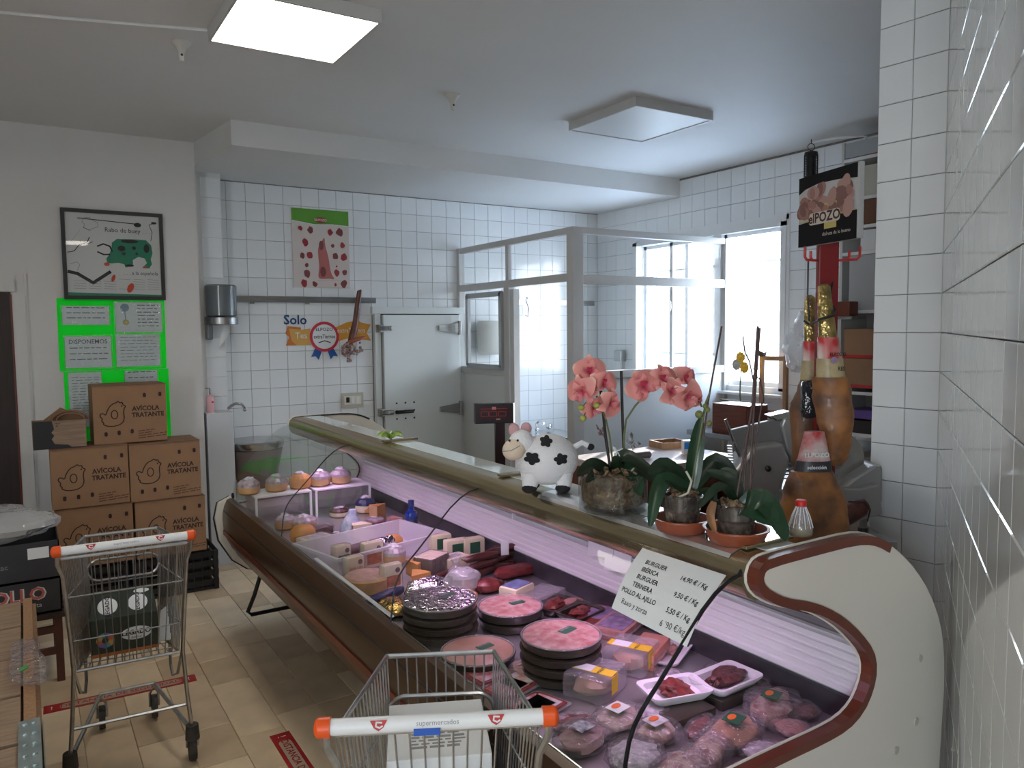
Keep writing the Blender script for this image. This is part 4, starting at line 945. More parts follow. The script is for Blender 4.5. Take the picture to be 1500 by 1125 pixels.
for i, (px, py, lb) in enumerate(((381, 735, 'round bread-like cheese in striped film at the left end of the top riser'), (419, 727, 'second round cheese from the left on the top riser'), (450, 720, 'round orange cheese with raised top in the middle of the riser'), (479, 716, 'fourth round cheese on the top riser, labelled'), (507, 711, 'rightmost round cheese on the top riser'))):
    p = at(px, py, 2, DZ+.156); round_cheese((p.x, 4.31, DZ+.156), .062, .082, (M_rind, M_rindo)[i == 2], lb, M_film if i != 2 else M_rindo)
def on_deck(px, py, z=DZ): return D(px, py, z)
def wedge(p, r, h, ang, rz, m, side, lb, up=False):
    e = empty('cheese_wedge', p, rz, lb, 'cheese', 'cut cheeses in the counter'); n = 6
    poly = [(0, 0)]+[(r*math.cos(-ang/2+ang*i/n), r*math.sin(-ang/2+ang*i/n)) for i in range(n+1)]
    M = Matrix.Identity(4) if not up else Matrix.Rotation(PI/2, 4, 'X') @ Matrix.Translation((0, 0, -h/2))
    zoff = 0
    if up: M = Matrix.Translation((0, 0, r*math.sin(ang/2))) @ M
    b = B().prism(poly, h, M); b.build('cheese', m, e)
    b = B(); o = [(q[0]*1.015, q[1]*1.015) for q in poly[1:]]; ring = poly[1:]+o[::-1]; b.prism(ring, h, M); b.build('rind', side, e)
    return e
def block(nm, p, d, rz, m, lb, cat='cheese', lab=None, ltop=True, lside=False, g=None, ch=.006, tiltx=0, film=False, lsz=.7):
    e = empty(nm, p, rz, lb, cat, g)
    if tiltx: e.rotation_euler.x = tiltx
    B().box((0, 0, d[2]/2), d, ch=ch).build('block', m, e, smooth=True)
    if lab:
        if ltop: B().box((0, 0, d[2]+.0008), (d[0]*lsz, d[1]*lsz, .0012)).build('label', lab, e)
        if lside: B().box((0, -d[1]/2-.0008, d[2]*.5), (d[0]*lsz, .0012, d[2]*.6)).build('label', lab, e)
    if film: B().box((0, 0, d[2]/2+.002), (d[0]+.008, d[1]+.008, d[2]+.005), ch=.004).build('film', M_vac, e, smooth=True)
    return e
CH = 'cheeses in the counter'
round_cheese(D(378, 780), .055, .075, M_rind, 'tan round cheese in film under the left end of the riser', M_film)
round_cheese(D(404, 800), .065, .085, M_rindo, 'orange round cheese nearest the front glass below the riser', None)
round_cheese(D(445, 772), .072, .06, M_rind, 'flat tan cheese in film behind the orange one', M_film)
block('sausage_pack', D(462, 790), (.17, .07, .06), .25, M_chor, 'brown sausage block pack beside the flat tan cheese', 'sausage', None, film=True)
block('ham_pack', D(430, 812), (.15, .10, .07), .3, M_pale, 'cream boxed pack at the front corner of the white tub', 'pack', M_blab, film=True)
round_cheese(D(478, 800), .075, .05, M_pink, 'pink cut cooked ham round behind the white tub', M_film, cat='ham')
round_cheese(D(497, 756), .055, .05, M_pale, 'pale cheese with dark cap in front of the rear riser', M_dk)
round_cheese(D(524, 744), .06, .085, M_pale, 'pale cheese with navy and white cap by the rear grille', M_navy)
round_cheese(D(540, 750), .06, .055, M_rindo, 'low orange cheese beside the navy capped one', None)
b = empty('wrapped_cone', D(515, 780), 0, 'white and blue paper wrapped cone behind the tub', 'cheese', CH); B().loft([((0, 0, 0), .065, .06), ((0, 0, .05), .055, .05), ((0, 0, .09), .025, .025), ((.01, 0, .12), .02, .018)], 12).build('cone', mk('white_blue_paper', (.62, .64, .70), .4, scale=25, col2=(.25, .33, .48)), b, smooth=True)
round_cheese(D(493, 790), .035, .035, M_foam, 'small white tub with dark lid behind the long tub', M_dk); round_cheese(D(510, 795), .03, .03, M_foam, 'tiny white pot with green black lid', M_glab)
wedge((*D(545, 783)[:2], DZ), .10, .06, 1.1, 2.6, M_pale, M_rindo, 'small orange rinded wedge behind the tub')
wedge(D(565, 760), .09, .09, .8, 3.4, M_rindo, M_rind, 'tall orange wedge against the rear grille'); wedge(D(590, 775), .08, .06, .9, 2.2, M_pink, M_rindo, 'pink wedge left of the blue bottle')
round_cheese(D(550, 765), .05, .03, M_pink, 'flat pink slice pack between the wedges', M_film, cat='ham')
# blue bottle
e = empty('blue_bottle', D(603, 783), 0, 'slender dark blue bottle standing by the rear grille', 'bottle')
B().lathe([(.030, 0), (.032, .006), (.032, .105), (.028, .12), (.013, .128), (.0125, .15)], n=20).build('bottle', mk('blue_glass', (.01, .035, .25), .12), e, smooth=True); B().lathe([(.0155, .148), (.0155, .178)], n=16).build('cap', mk('blue_cap', (.015, .03, .16), .3), e, smooth=True)
B().lathe([(.0325, .03), (.0325, .085)], n=20).build('label', mk('dark_label', (.04, .06, .14), .5), e, smooth=True)
# long white tub
e = empty('white_tub', (1.33, 3.33, DZ), .23, 'long translucent white tub lying across the counter', 'tub'); b = B()
w1, d1_, w0, d0, h = .58, .34, .54, .30, .085
for (z, a, c) in ((0, w0, d0),): pass
vsx = lambda w_, d_, z: [(-w_/2, -d_/2, z), (w_/2, -d_/2, z), (w_/2, d_/2, z), (-w_/2, d_/2, z)]
b.add(vsx(w0, d0, 0)+vsx(w1, d1_, h)+vsx(w1+.03, d1_+.03, h)+vsx(w1+.03, d1_+.03, h-.012), [(0, 1, 2, 3)]+[(i, (i+1) % 4, (i+1) % 4+4, i+4) for i in range(4)]+[(i+4, (i+1) % 4+4, (i+1) % 4+8, i+8) for i in range(4)]+[(i+8, (i+1) % 4+8, (i+1) % 4+12, i+12) for i in range(4)])
b.build('tub', M_tub, e)
e = empty('cured_sausage', (1.30, 3.32, DZ+.04), .2, 'thick dark sausage wrapped in foil lying in the white tub', 'sausage'); B().loft([((-.13, 0, .0), .01, .01, Matrix.Rotation(PI/2, 3, 'Y')), ((-.12, 0, 0), .03, .03, Matrix.Rotation(PI/2, 3, 'Y')), ((.0, 0, 0), .035, .035, Matrix.Rotation(PI/2, 3, 'Y'))], 14).build('sausage', M_dk, e, smooth=True)
B().loft([((0, 0, 0), .036, .036, Matrix.Rotation(PI/2, 3, 'Y')), ((.14, 0, 0), .036, .036, Matrix.Rotation(PI/2, 3, 'Y')), ((.15, 0, 0), .015, .015, Matrix.Rotation(PI/2, 3, 'Y'))], 14).build('foil', M_foil, e, smooth=True)
round_cheese((1.45, 3.36, DZ+.003), .05, .07, M_rindo, 'orange cheese standing in the right end of the white tub', None)
# cheese packs row in front of tub
p = D(521, 866); e = empty('cheese_round', p, 0, 'large tan wheel of cheese near the bright front lip', 'cheese', CH)
B().lathe([(.088, 0), (.094, .006), (.094, .052), (.088, .058)], n=32).build('rind', M_rind, e, smooth=True); B().lathe([(.086, .0585), (.086, .0595)], n=32).build('top', mk('pinkish_top', (.55, .33, .28), .5, noise=.3, scale=30), e)
def tri_pack(px, py, s, rz, lb, lab):
    e = empty('cheese_pack', D(px, py), rz, lb, 'cheese', 'packed cheese wedges'); w_, h_ = s
    B().box((0, 0, h_/2), (w_, .045, h_), ch=.012).build('block', M_pale, e, smooth=True); B().box((0, -.0235, h_*.36), (w_*.72, .001, h_*.42)).build('label', lab, e)
    b = B(); b.prism(disc(.011, 12, (w_*.22, h_*.75)), .001, WALLF(0, -.0232, 0)); b.build('seal', M_dk, e); B().box((0, 0, h_/2), (w_+.006, .052, h_+.006), ch=.012).build('film', M_vac, e, smooth=True)
tri_pack(497, 852, (.085, .10), .2, 'packed pale cheese with barcode label left of the tan wheel', mk('barcode_label', (.75, .70, .62), .5, scale=70, col2=(.55, .22, .05), stretch=(6, 1, .4)))
tri_pack(500, 830, (.08, .10), .25, 'packed cheese with dark green label behind the barcode pack', M_glab)
tri_pack(545, 830, (.10, .115), .15, 'tall packed cheese with round black seal and orange label, behind', M_olab)
tri_pack(573, 862, (.085, .105), .1, 'packed cheese with round black seal and orange label, in front', M_olab)
block('biscuit_pack', D(541, 850), (.14, .04, .03), -.4, M_rind, 'long thin orange wafer pack slanting between the cheese packs', 'pack', film=True)
round_cheese(D(577, 825), .055, .08, M_rind, 'clear wrapped tan cheese top behind the orange label packs', M_film)
wedge(D(612, 848), .10, .06, .9, 1.2, M_rindo, M_rindo, 'orange wedge with white label beside the dark seam'); wedge(D(603, 862), .09, .05, 1.0, .6, M_rindo, M_rind, 'orange cut piece at the foot of the labelled wedge')
block('cheese_half', D(632, 838), (.13, .10, .075), .5, M_dk, 'dark rinded half cheese cut open behind the foil pack', 'cheese', M_pale, lsz=.9, film=True)
for px, py, w_, lb in ((645, 808, .10, 'square cream cheese pack with green label, left of three at the back'), (668, 816, .11, 'square cream cheese pack with green label, middle of three at the back'), (700, 812, .10, 'square cream cheese pack with green label, right of three at the back')):
    block('cheese_pack', D(px, py), (w_, .05, .085), -.1, M_pale, lb, 'cheese', M_glab, ltop=False, lside=True, g='cream cheese packs at the back', lsz=.5, ch=.008)
block('cheese_pack', D(665, 830), (.12, .08, .05), .2, M_pale, 'low cream cheese with brown oval mark before the green labels', 'cheese', M_dk, lsz=.45)
def foil_lump(nm, p, d, m, lb, cat, sd, k=.7, rz=0):
    e = empty(nm, p, rz, lb, cat); crumple(B(), (0, 0, d[2]/2), d, k, sd, 26, 12, .10).build('foil', m, e, smooth=True, ang=20); return e
foil_lump('foil_parcel', D(628, 872), (.19, .13, .07), M_foil, 'silver foil parcel of cheese behind the big foil pie', 'parcel', 4)
foil_lump('gold_parcel', D(560, 905), (.16, .12, .05), M_gold, 'gold foil bundle left of the big foil pie', 'parcel', 6); foil_lump('gold_sweets', D(540, 893), (.09, .08, .03), M_gold, 'small gold wrapped sweets by the front lip', 'sweets', 8)
foil_lump('silver_twist', D(590, 925), (.10, .09, .05), M_foil, 'small silver foil twist beside the big pie stack', 'parcel', 9)
e = foil_lump('purple_sausage', D(565, 880), (.20, .05, .04), M_navy, 'purple wrapped sausage in front of the orange label packs', 'sausage', 12, rz=.35)
foil_lump('knotted_bag', D(678, 868), (.14, .12, .10), M_bagm, 'knotted clear bag beside the foil parcel', 'bag', 14); 
b = B().lathe([(.03, 0), (.035, .02), (.012, .05), (.03, .09)], D(668, 850)[:2]+(DZ+.02,), 12); T(b.build('plastic_cup', M_clear, smooth=True), 'small clear plastic cup behind the knotted bag', 'cup')
wedge(D(700, 880), .07, .03, 1.2, 2.2, M_rindo, M_rind, 'small orange scrap of cheese beside the knotted bag')
# dark sausages stacked
for i in range(9):
    px, py = 700+(i % 3)*17, 850-(i % 3)*7; z = DZ+.018+(i//3)*.032; p = at(px+4, py-3, 2, DZ); R_ = Matrix.Rotation(PI/2, 3, 'Y')
    b = B().loft([((-.085, 0, 0), .004, .004, R_), ((-.075, 0, 0), .013, .013, R_), ((-.02, 0, .004), .0165, .0165, R_), ((.04, 0, .003), .016, .016, R_), ((.075, 0, 0), .012, .012, R_), ((.09, 0, .004), .004, .004, R_)], 12)
    b.tube([(-.085, 0, 0), (-.10, 0, .008)], .002, 4)
    T(b.build('dark_sausage', M_chor, loc=(p.x+.02+random.uniform(-.01, .01), p.y+.02, z), rot=(0, 0, random.uniform(-.1, .25)), smooth=True), ('dark cured sausage in the pile by the rear grille, '+('bottom', 'middle', 'top')[i//3]+' layer, '+('left', 'centre', 'right')[i % 3]), 'sausage', 'dark cured sausages piled in the counter')
foil_lump('red_sausage_tray', D(715, 866), (.12, .09, .05), M_meat, 'deep red sausages right of the knotted bag', 'sausage', 20); foil_lump('red_peppers', D(765, 842), (.20, .09, .05), mk('dull_red', (.22, .03, .03), .4, noise=.5, scale=30), 'dark red dried peppers along the rear strip', 'peppers', 21)
block('white_clip_card', D(745, 812, .77), (.035, .004, .06), -.3, M_foam, 'small white upright price clip behind the sausages', 'card', ch=.001)
block('cheese_brick', D(757, 888), (.12, .085, .085), .35, M_pale, 'cream brick of cheese with blue printed top', 'cheese', mk('blue_print', (.18, .22, .40), .4, noise=.4, scale=30), lsz=.8, ch=.012)
# pies
def pie(p, r, h, m, lb, cat='brawn', foil=False, lab=True, top=True):
    e = empty('round_brawn', p, random.uniform(-.3, .3), lb, cat, 'round pressed meats in black trays')
    B().lathe([(r*.90, 0), (r*.97, h*.15), (r, h*.8), (r*1.02, h*.86), (r*1.02, h*.92), (r*.97, h*.92)], n=36).build('tray', M_tray, e, smooth=True)
    if top:
        B().lathe([(r*.96, h*.80), (r*.95, h), (r*.80, h*1.08), (r*.3, h*1.10)], n=36).build('meat', m, e, smooth=True)
        if lab: q = B(); q.flat(rrect(r*.50, r*.28, .006, (r*.25, 0)), Matrix.Translation((0, 0, h*1.125)) @ Matrix.Rotation(.15, 4, 'Z')); q.keep = True; q.build('label', M_glab if not foil else mk('dull_green', (.06, .10, .09), .5), e); q = B(); q.text('ELPOZO', r*.10, Matrix.Translation((r*.25, 0.015, h*1.135)) @ Matrix.Rotation(.15, 4, 'Z')); q.keep = True; q.build('lettering', M_blab, e)
        q = B().tube([(r*.985*math.cos(a*PI/20), r*.985*math.sin(a*PI/20), h*1.0) for a in range(40)], .003, 5, closed=True); q.build('lid_rim', M_clear, e, smooth=True)
    return e
def pies(x, y, r, n, h, m, lb, foil=False):
    for i in range(n):
        last = i == n-1; pie((x+random.uniform(-.003, .003), y+random.uniform(-.003, .003), DZ+i*h*1.02), r, h, m, (lb[0] if last else lb[1]+(', bottom of its stack' if i == 0 else ', middle of its stack' if i == 1 else ', just under the top one')), foil=foil, top=last)
pies(1.173, 2.325, .128, 4, .030, M_foil, ('silver foil covered round brawn on top of the tallest stack', 'black round tray under the silver foil brawn'), True)
pies(1.418, 2.26, .115, 2, .034, M_mott, ('mottled pink round brawn behind, beside the foil one', 'black round tray under the rear pink brawn'))
pies(1.335, 1.84, .122, 4, .030, M_mott, ('mottled pink round brawn on the right-hand stack', 'black round tray in the right-hand brawn stack'))
pies(1.166, 2.055, .118, 1, .036, mk('layered_brawn', (.46, .24, .18), .3, scale=14, col2=(.56, .33, .31), detail=5), ('low layered round brawn nearest the trolley basket', ''))
# trays at the back
def meat_tray(px, py, d, rz, m, lb, z=DZ, tm=None, sd=1, cat='tray', cont=(.6, .5)):
    p = D(px, py, z); e = empty('meat_tray', p, rz, lb, cat, 'meat trays in the counter'); w_, d_, h_ = d; b = B()
    o, i_ = rrect(w_, d_, .02, n=3), rrect(w_*.84, d_*.80, .02, n=3); n = len(o)
    o2 = rrect(w_*.80, d_*.76, .018, n=3)
    b.add([(q[0], q[1], h_) for q in o]+[(q[0], q[1], h_-.004) for q in i_]+[(q[0], q[1], .004) for q in o2]+[(q[0]*1.02, q[1]*1.02, 0) for q in o2]+[(q[0], q[1], h_-.005) for q in o],
          [(k, (k+1) % n, (k+1) % n+n, k+n) for k in range(n)]+[(k+n, (k+1) % n+n, (k+1) % n+2*n, k+2*n) for k in range(n)]+[tuple(range(2*n, 3*n)), tuple(range(3*n, 4*n))[::-1]]+[(k+3*n, (k+1) % n+3*n, (k+1) % n+4*n, k+4*n) for k in range(n)]+[(k, k+4*n, (k+1) % n+4*n, (k+1) % n) for k in range(n)])
    b.build('tray', tm or M_foam, e, smooth=True, ang=50)
    crumple(B(), (0, 0, .004+h_*.55), (w_*cont[0], d_*cont[1], h_*1.3), .8, sd, 20, 10, .3).build('meat', m, e, smooth=True, ang=25); return e
meat_tray(812, 893, (.17, .13, .03), .3, M_meat, 'black tray of red meat under a clear lid behind the pies', tm=M_tray, sd=31); meat_tray(850, 905, (.16, .12, .03), .25, M_meat, 'black tray of sliced red meat near the rear strip', tm=M_tray, sd=32)
block('clear_lid_box', D(795, 888), (.16, .11, .06), .4, M_clear, 'slanting clear plastic lid right of the cheese brick', 'box', g=None)
foil_lump('sliced_sausage', D(838, 888), (.10, .06, .03), M_pink, 'small mound of pink sliced sausage in the black tray', 'sausage', 34)
def flat_pack(px, py, d, rz, m, lab, lb, z=DZ, cat='pack', lsz=.8, g='flat packs of sliced meat'):
    e = block('sliced_pack', D(px, py, z), d, rz, m, lb, cat, lab, g=g, ch=.004, lsz=lsz); B().box((0, 0, d[2]/2+.001), (d[0]+.016, d[1]+.016, .004), ch=.001).build('flange', M_clear, e); return e
flat_pack(880, 905, (.16, .12, .02), .5, M_meat, M_plab, 'flat pack with purple red print near the rear strip'); flat_pack(905, 925, (.17, .12, .035), .45, M_pink, M_plab, 'thick pack with purple label and orange spot right of the pies')
flat_pack(868, 925, (.10, .10, .02), .2, M_meat, None, 'small red meat pack behind the right-hand pie stack')
flat_pack(950, 965, (.17, .09, .05), .5, mk('salmon_pink', (.75, .28, .20), .35, noise=.2, scale=20), None, 'salmon pink vacuum block below the price sheet'); meat_tray(985, 958, (.24, .10, .02), .5, M_pink, 'long empty white foam tray behind the salmon pack', sd=35, cont=(.3, .3))
def clamshell(px, py, rz, lb, z=DZ, d=(.155, .135, .070)):
    e = empty('chicken_clamshell', D(px, py, z), rz, lb, 'box', 'clear boxes of chicken with yellow labels')
    crumple(B(), (0, 0, .028), (d[0]*.86, d[1]*.84, .05), .6, int(px), 18, 9, .12).build('meat', M_chick, e, smooth=True); B().box((0, 0, d[2]/2), d, ch=.012).build('box', M_clear, e, smooth=True)
    B().box((-d[0]*.1, 0, d[2]+.001), (.040, d[1], .0015)).build('label', M_ylab, e); B().box((-d[0]*.1, d[1]*.18, d[2]+.0022), (.040, d[1]*.40, .0012)).build('label_top', M_paper, e); B().box((-d[0]*.1, -d[1]/2-.001, d[2]*.6), (.040, .0015, d[2]*.7)).build('label_front', M_ylab, e)
    b = B(); b.text('POLLO', .013, Matrix.Translation((-d[0]*.1, -.025, d[2]+.0025)), bold=.02); b.keep = True; b.build('lettering', M_inkb, e)
clamshell(872, 1012, .45, 'clear box of chicken with yellow label, nearest of three'); clamshell(925, 975, .5, 'clear box of chicken with yellow label, right rear of three'); clamshell(833, 990, .4, 'clear box of chicken with yellow label, left one half hidden', d=(.135, .10, .045))
for px, py, rz, lb, z in ((690, 1000, .1, 'flat pack of sliced salami seen through the trolley basket', DZ), (722, 1020, .3, 'purple white flat pack beside the trolley rim', DZ), (760, 1003, .25, 'flat pack with orange red circles printed on it', DZ), (790, 1040, .3, 'flat pack with orange print lying nearest the trolley handle', DZ), (765, 1045, .2, 'white and purple pack under the orange print pack', DZ)):
    flat_pack(px, py, (.13, .10, .015), rz, M_meat, mk('salami_print', (.60, .42, .50), .35, scale=45, col2=(.42, .10, .08)) if 'salami' in lb or 'purple' in lb else mk('orange_print', (.66, .60, .68), .4, scale=28, col2=(.60, .17, .06)), lb, z)
meat_tray(988, 1018, (.185, .125, .026), -.25, M_meat, 'white foam tray with lumpy red bone meat, left of two', sd=41, z=DZ+.03, cont=(.50, .66)); meat_tray(1063, 1002, (.19, .13, .026), .05, mk('dark_mince', (.17, .045, .045), .45, noise=.6, scale=60, bump=.8, bscale=90), 'white foam tray with dark shredded meat, right of two', sd=42, z=DZ+.03, cont=(.70, .52))
block('dark_pack', D(1000, 1050), (.15, .10, .028), .0, M_tray, 'dark pack under the left foam tray', 'pack'); block('dark_pack', D(1065, 1022), (.15, .10, .028), .0, M_tray, 'dark pack under the right foam tray', 'pack')
def vac(px, py, d, rz, m, lb, lab=None, sd=1, z=DZ, spot=True):
    e = empty('vacuum_pack', D(px, py, z), rz, lb, 'pack', 'vacuum packed cured meats'); crumple(B(), (0, 0, d[2]*.42), (d[0]*.8, d[1]*.8, d[2]*.8), .7, sd, 22, 10, .16).build('meat', m, e, smooth=True, ang=30)
    crumple(B(), (0, 0, d[2]*.45), (d[0]*1.05, d[1]*1.1, d[2]*.95), .6, sd+50, 22, 10, .10).build('film', M_vac, e, smooth=True, ang=20)
    if lab:
        L = B().box((0, 0, d[2]+.004), (.052, .045, .0015)); lo = L.build('label', lab, e)
        if spot: q = B(); q.prism(disc(.016, 14, (0, .006), .010), .001, Matrix.Translation((0, 0, d[2]+.005))); q.build('spot', mk('hot_orange', (.75, .15, .02), .5), lo)
M_cmeat = mk('cured_loin', (.25, .09, .07), .35, scale=34, col2=(.55, .42, .35), detail=5)
vac(1130, 1045, (.22, .13, .05), .35, M_cmeat, 'vacuum packed cured meat with green label at the far right', M_glab, 51); vac(1100, 1012, (.14, .10, .035), .2, M_meat, 'brown cured piece behind the green labelled pack', None, 52)
vac(1075, 1085, (.20, .12, .055), .3, mk('crusty_loin', (.55, .27, .15), .4, noise=.3, scale=15), 'bread brown cured piece with green label in clear film, lower right', M_glab, 53); vac(1035, 1115, (.24, .10, .05), .4, M_cmeat, 'long knobbly cured sausage pack at the bottom edge', None, 54)
vac(905, 1065, (.17, .12, .05), .2, mk('pale_pork', (.52, .39, .33), .4, noise=.2, scale=18), 'pale pork block in film with small white label', M_paper, 55); vac(960, 1085, (.14, .10, .05), .1, M_cmeat, 'clear pack of mixed cured bits with orange spot', M_blab, 56)
vac(850, 1095, (.16, .12, .05), .15, mk('rosy_ham', (.48, .28, .28), .35, noise=.2, scale=20), 'rosy ham pack with blue and white label by the trolley', mk('bluewhite_label', (.6, .6, .64), .4, scale=60, col2=(.05, .05, .15)), 57, spot=False); vac(1025, 1072, (.14, .06, .03), .4, M_meat, 'thin strips of red cured meat in film', None, 58)
vac(930, 1120, (.17, .13, .05), .4, M_blab, 'large cloudy film pouch at the bottom edge', None, 59); vac(835, 1062, (.13, .08, .02), .2, M_meat, 'small dark flat pack right of the trolley handle', None, 60); vac(1150, 1000, (.20, .08, .03), .6, mk('dim_film_meat', (.25, .16, .16), .4), 'dim film pouch along the rear strip', None, 61)
vac(1000, 1140, (.2, .12, .05), .2, M_cmeat, 'cured meat pack in front of the bottom edge of the photo', None, 62); vac(1185, 1045, (.10, .08, .03), .4, M_meat, 'small cured meat pack in the near right corner of the case', None, 63)
for i, (px, py, lb) in enumerate(((800, 945, 'film pouch of ham between the two right-hand pie stacks'), (770, 985, 'folded film pouch in front of the right pie stack'), (985, 1000, 'small clear pouch behind the left foam tray'), (870, 1075, 'crumpled clear pouch left of the pale pork block'), (1105, 975, 'clear pouch along the rear strip behind the right foam tray'), (960, 1050, 'clear pouch between pale pork and left foam tray'), (540, 815, 'clear wrapped parcel inside the front of the long tub'), (1160, 1075, 'flat film pouch near the end panel'), (1120, 1110, 'cured end piece near the end panel'))):
    vac(px, py, (.12, .09, .035), i*.7, (M_cmeat, M_pink, M_blab)[i % 3], lb, None, 100+i)
for i, (px, py, lb) in enumerate(((655, 845, 'thin cured sausage leaning by the cream cheese packs'), (735, 865, 'short cured sausage by the cheese brick'), (1120, 1000, 'cured sausage lying behind the green labelled packs'))):
    p = D(px, py); R_ = Matrix.Rotation(PI/2, 3, 'Y'); b = B().loft([((-.07, 0, .016), .004, .004, R_), ((-.06, 0, .016), .013, .013, R_), ((.05, 0, .016), .014, .014, R_), ((.07, 0, .016), .004, .004, R_)], 12); T(b.build('thin_sausage', M_chor, loc=p, rot=(0, 0, i*.8+.3), smooth=True), lb, 'sausage')
# paper cards lying against the grille
for px, py, rz, lb in ((880, 800, -.2, 'white paper card tucked on the ribbed rear panel, upper'), (905, 822, -.15, 'white paper card tucked on the ribbed rear panel, lower')):
    p = at(px, py, 0, 1.77); b = B().box((p.x, p.y, p.z), (.004, .14, .075), R=Matrix.Rotation(.25, 3, 'Y') @ Matrix.Rotation(rz, 3, 'X')); T(b.build('price_card', M_foam), lb, 'card', 'blank cards on the rear panel')
b = B().box((1.765, 2.78, .935), (.012, .012, .028)); T(b.build('price_clip', M_foam), 'tiny white clip at the top of the ribbed panel', 'clip')
# price sheet on the outside of the near glass
c4 = [at(943, 805, 0, 1.30), at(1066, 845, 0, 1.25)]
tl, tr, br, bl = Vector((1.300, 1.44, 1.196)), Vector((1.277, 1.163, 1.186)), Vector((1.135, 1.10, 1.062)), Vector((1.155, 1.42, 1.074))
def on_glass(px, py, off_=.006):
    for i in range(200):
        t = i/200*(len(G)-1); k = int(t); f_ = t-k; x = G[k][0]*(1-f_)+G[k+1][0]*f_; z = G[k][1]*(1-f_)+G[k+1][1]*f_
        p = at(px, py, 0, x)
        if p.z >= z: return p+Vector((-off_*.7, 0, off_*.7))
    return p
sh = empty('price_sheet', on_glass(985, 880, .012), 0, 'white handwritten burger price sheet taped on the counter glass', 'sheet')
cs = [on_glass(*q) for q in ((943, 805), (1066, 845), (1008, 950), (898, 893))]
def bil(u, v, o_=0):
    p = cs[0].lerp(cs[1], u).lerp(cs[3].lerp(cs[2], u), v); bow = math.sin(PI*v)*.010; return p-sh.location+Vector((-.7, 0, .7))*(o_+bow)
b = B(); n = 10; vs = [bil(i/n, j/n, .0) for j in range(n+1) for i in range(n+1)]+[bil(i/n, j/n, .0006) for j in range(n+1) for i in range(n+1)]; q = (n+1)**2
fs = [(j*(n+1)+i, j*(n+1)+i+1, (j+1)*(n+1)+i+1, (j+1)*(n+1)+i) for j in range(n) for i in range(n)]; b.add(vs, fs+[tuple(q+k for k in f)[::-1] for f in fs]); b.keep = True; b.build('sheet', M_paper, sh)
W0 = (cs[1]-cs[0]).length; H0 = (cs[3]-cs[0]).length
def sheet_text(txt, size, u, v, wide=1, rot=0, bold=0):
    vv, ff = textmesh(txt, size, 'CENTER', 0, bold); bb = []
    for p in vv:
        x = p[0]*wide*math.cos(rot)-p[1]*math.sin(rot); y = p[0]*wide*math.sin(rot)+p[1]*math.cos(rot); bb.append(bil(u+x/W0, v-y/H0, .0014))
    return bb, ff
b = B()
SK = 0
for a in (('BURGUER', .0185, .28, .20), ('IBÉRICA', .0185, .26, .325), ('BURGUER', .0185, .28, .45), ('TERNERA', .0185, .27, .575), ('POLLO AL AJILLO', .0175, .27, .70), ('14,90 € / Kg', .0185, .76, .25), ('9,50 € / Kg', .0185, .78, .49), ('5,50 € / Kg', .0185, .78, .71)): b.add(*sheet_text(*a, wide=.9, bold=.02))
b.add(*sheet_text('Raxo y zorza', .020, .27, .85, .9)); b.add(*sheet_text('6 ’90 €/kg', .022, .78, .88, .9, rot=.05)); b.keep = True; b.build('lettering', M_inkb, sh)

# ================================================================== ON TOP OF THE COUNTER
ZT = 1.2295
# cow toy
cw = at(802, 719, 2, ZT); e = empty('cow_toy', (cw.x, cw.y, ZT), -YAW, 'white plush cow with black patches standing on the counter top', 'toy')
M_plush = mk('white_plush', (.78, .77, .78), .95, bump=.4, bscale=150); M_mz = mk('cream_plush', (.72, .60, .46), .95, bump=.4, bscale=150); M_bp = mk('black_plush', (.012, .012, .014), .9)
B().ball((0, 0, .092), (.090, .072, .074), 24, 16).build('body', M_plush, e, smooth=True)
h = B().ball((-.074, -.02, .146), (.036, .034, .036), 16, 10, R=Matrix.Rotation(.3, 3, 'Y')).build('head', M_plush, e, smooth=True)
B().ball((-.094, -.034, .128), (.036, .031, .031), 16, 10, R=Matrix.Rotation(-.5, 3, 'Y')).build('muzzle', M_mz, h, smooth=True)
B().tube([(-.127, -.050, .124), (-.105, -.066, .128), (-.078, -.064, .142)], .0012, 4).build('mouth', M_grey, h)
for s, x in ((-1, -.060), (1, -.095)): B().ball((x, -.01+s*-.01, .182), (.016, .007, .018), 12, 8).build('ear', mk('pink_plush', (.55, .32, .33), .9), h, smooth=True)
for s in (-.085, -.108): B().ball((s, -.052, .155), .0035, 8, 6).build('eye', M_bp, h)
for x, y in ((-.05, -.025), (.045, -.025), (-.04, .03), (.05, .03)):
    lo = B().loft([((x, y, .06), .028, .028), ((x, y, .025), .023, .023), ((x-.002, y-.004, .015), .02, .022)], 12).build('leg', M_plush, e, smooth=True); B().ball((x-.003, y-.008, .014), (.022, .026, .0135), 12, 8).build('hoof', M_bp, lo, smooth=True)
t = B().tube([(.075, 0, .125), (.10, -.005, .140), (.118, -.01, .132)], .008, 8).build('tail', M_plush, e, smooth=True); B().ball((.124, -.01, .128), (.011, .009, .010), 10, 8).build('tuft', M_bp, t, smooth=True)
def patch(cx, cz, s):
    b = B(); pts = []
    for i in range(36):
        a = 2*PI*i/36; r = s*(.74+.36*abs(math.cos(2.5*a+cx*50))); x, z = cx+r*math.cos(a), cz+.8*r*math.sin(a)
        pts.append((x, z))
    def S(x, z): k = 1-(x/.090)**2-((z-.092)/.074)**2; return (x*1.01, -.0732*math.sqrt(max(k, .02))-.0015, .092+(z-.092)*1.01)
    c = [S(cx, cz)]+[S((cx+x)/2, (cz+z)/2) for x, z in pts]+[S(x, z) for x, z in pts]; n = len(pts)
    b.add(c, [(0, 1+i, 1+(i+1) % n) for i in range(n)]+[(1+i, 1+n+i, 1+n+(i+1) % n, 1+(i+1) % n) for i in range(n)]); b.build('patch', M_bp, e, smooth=True)
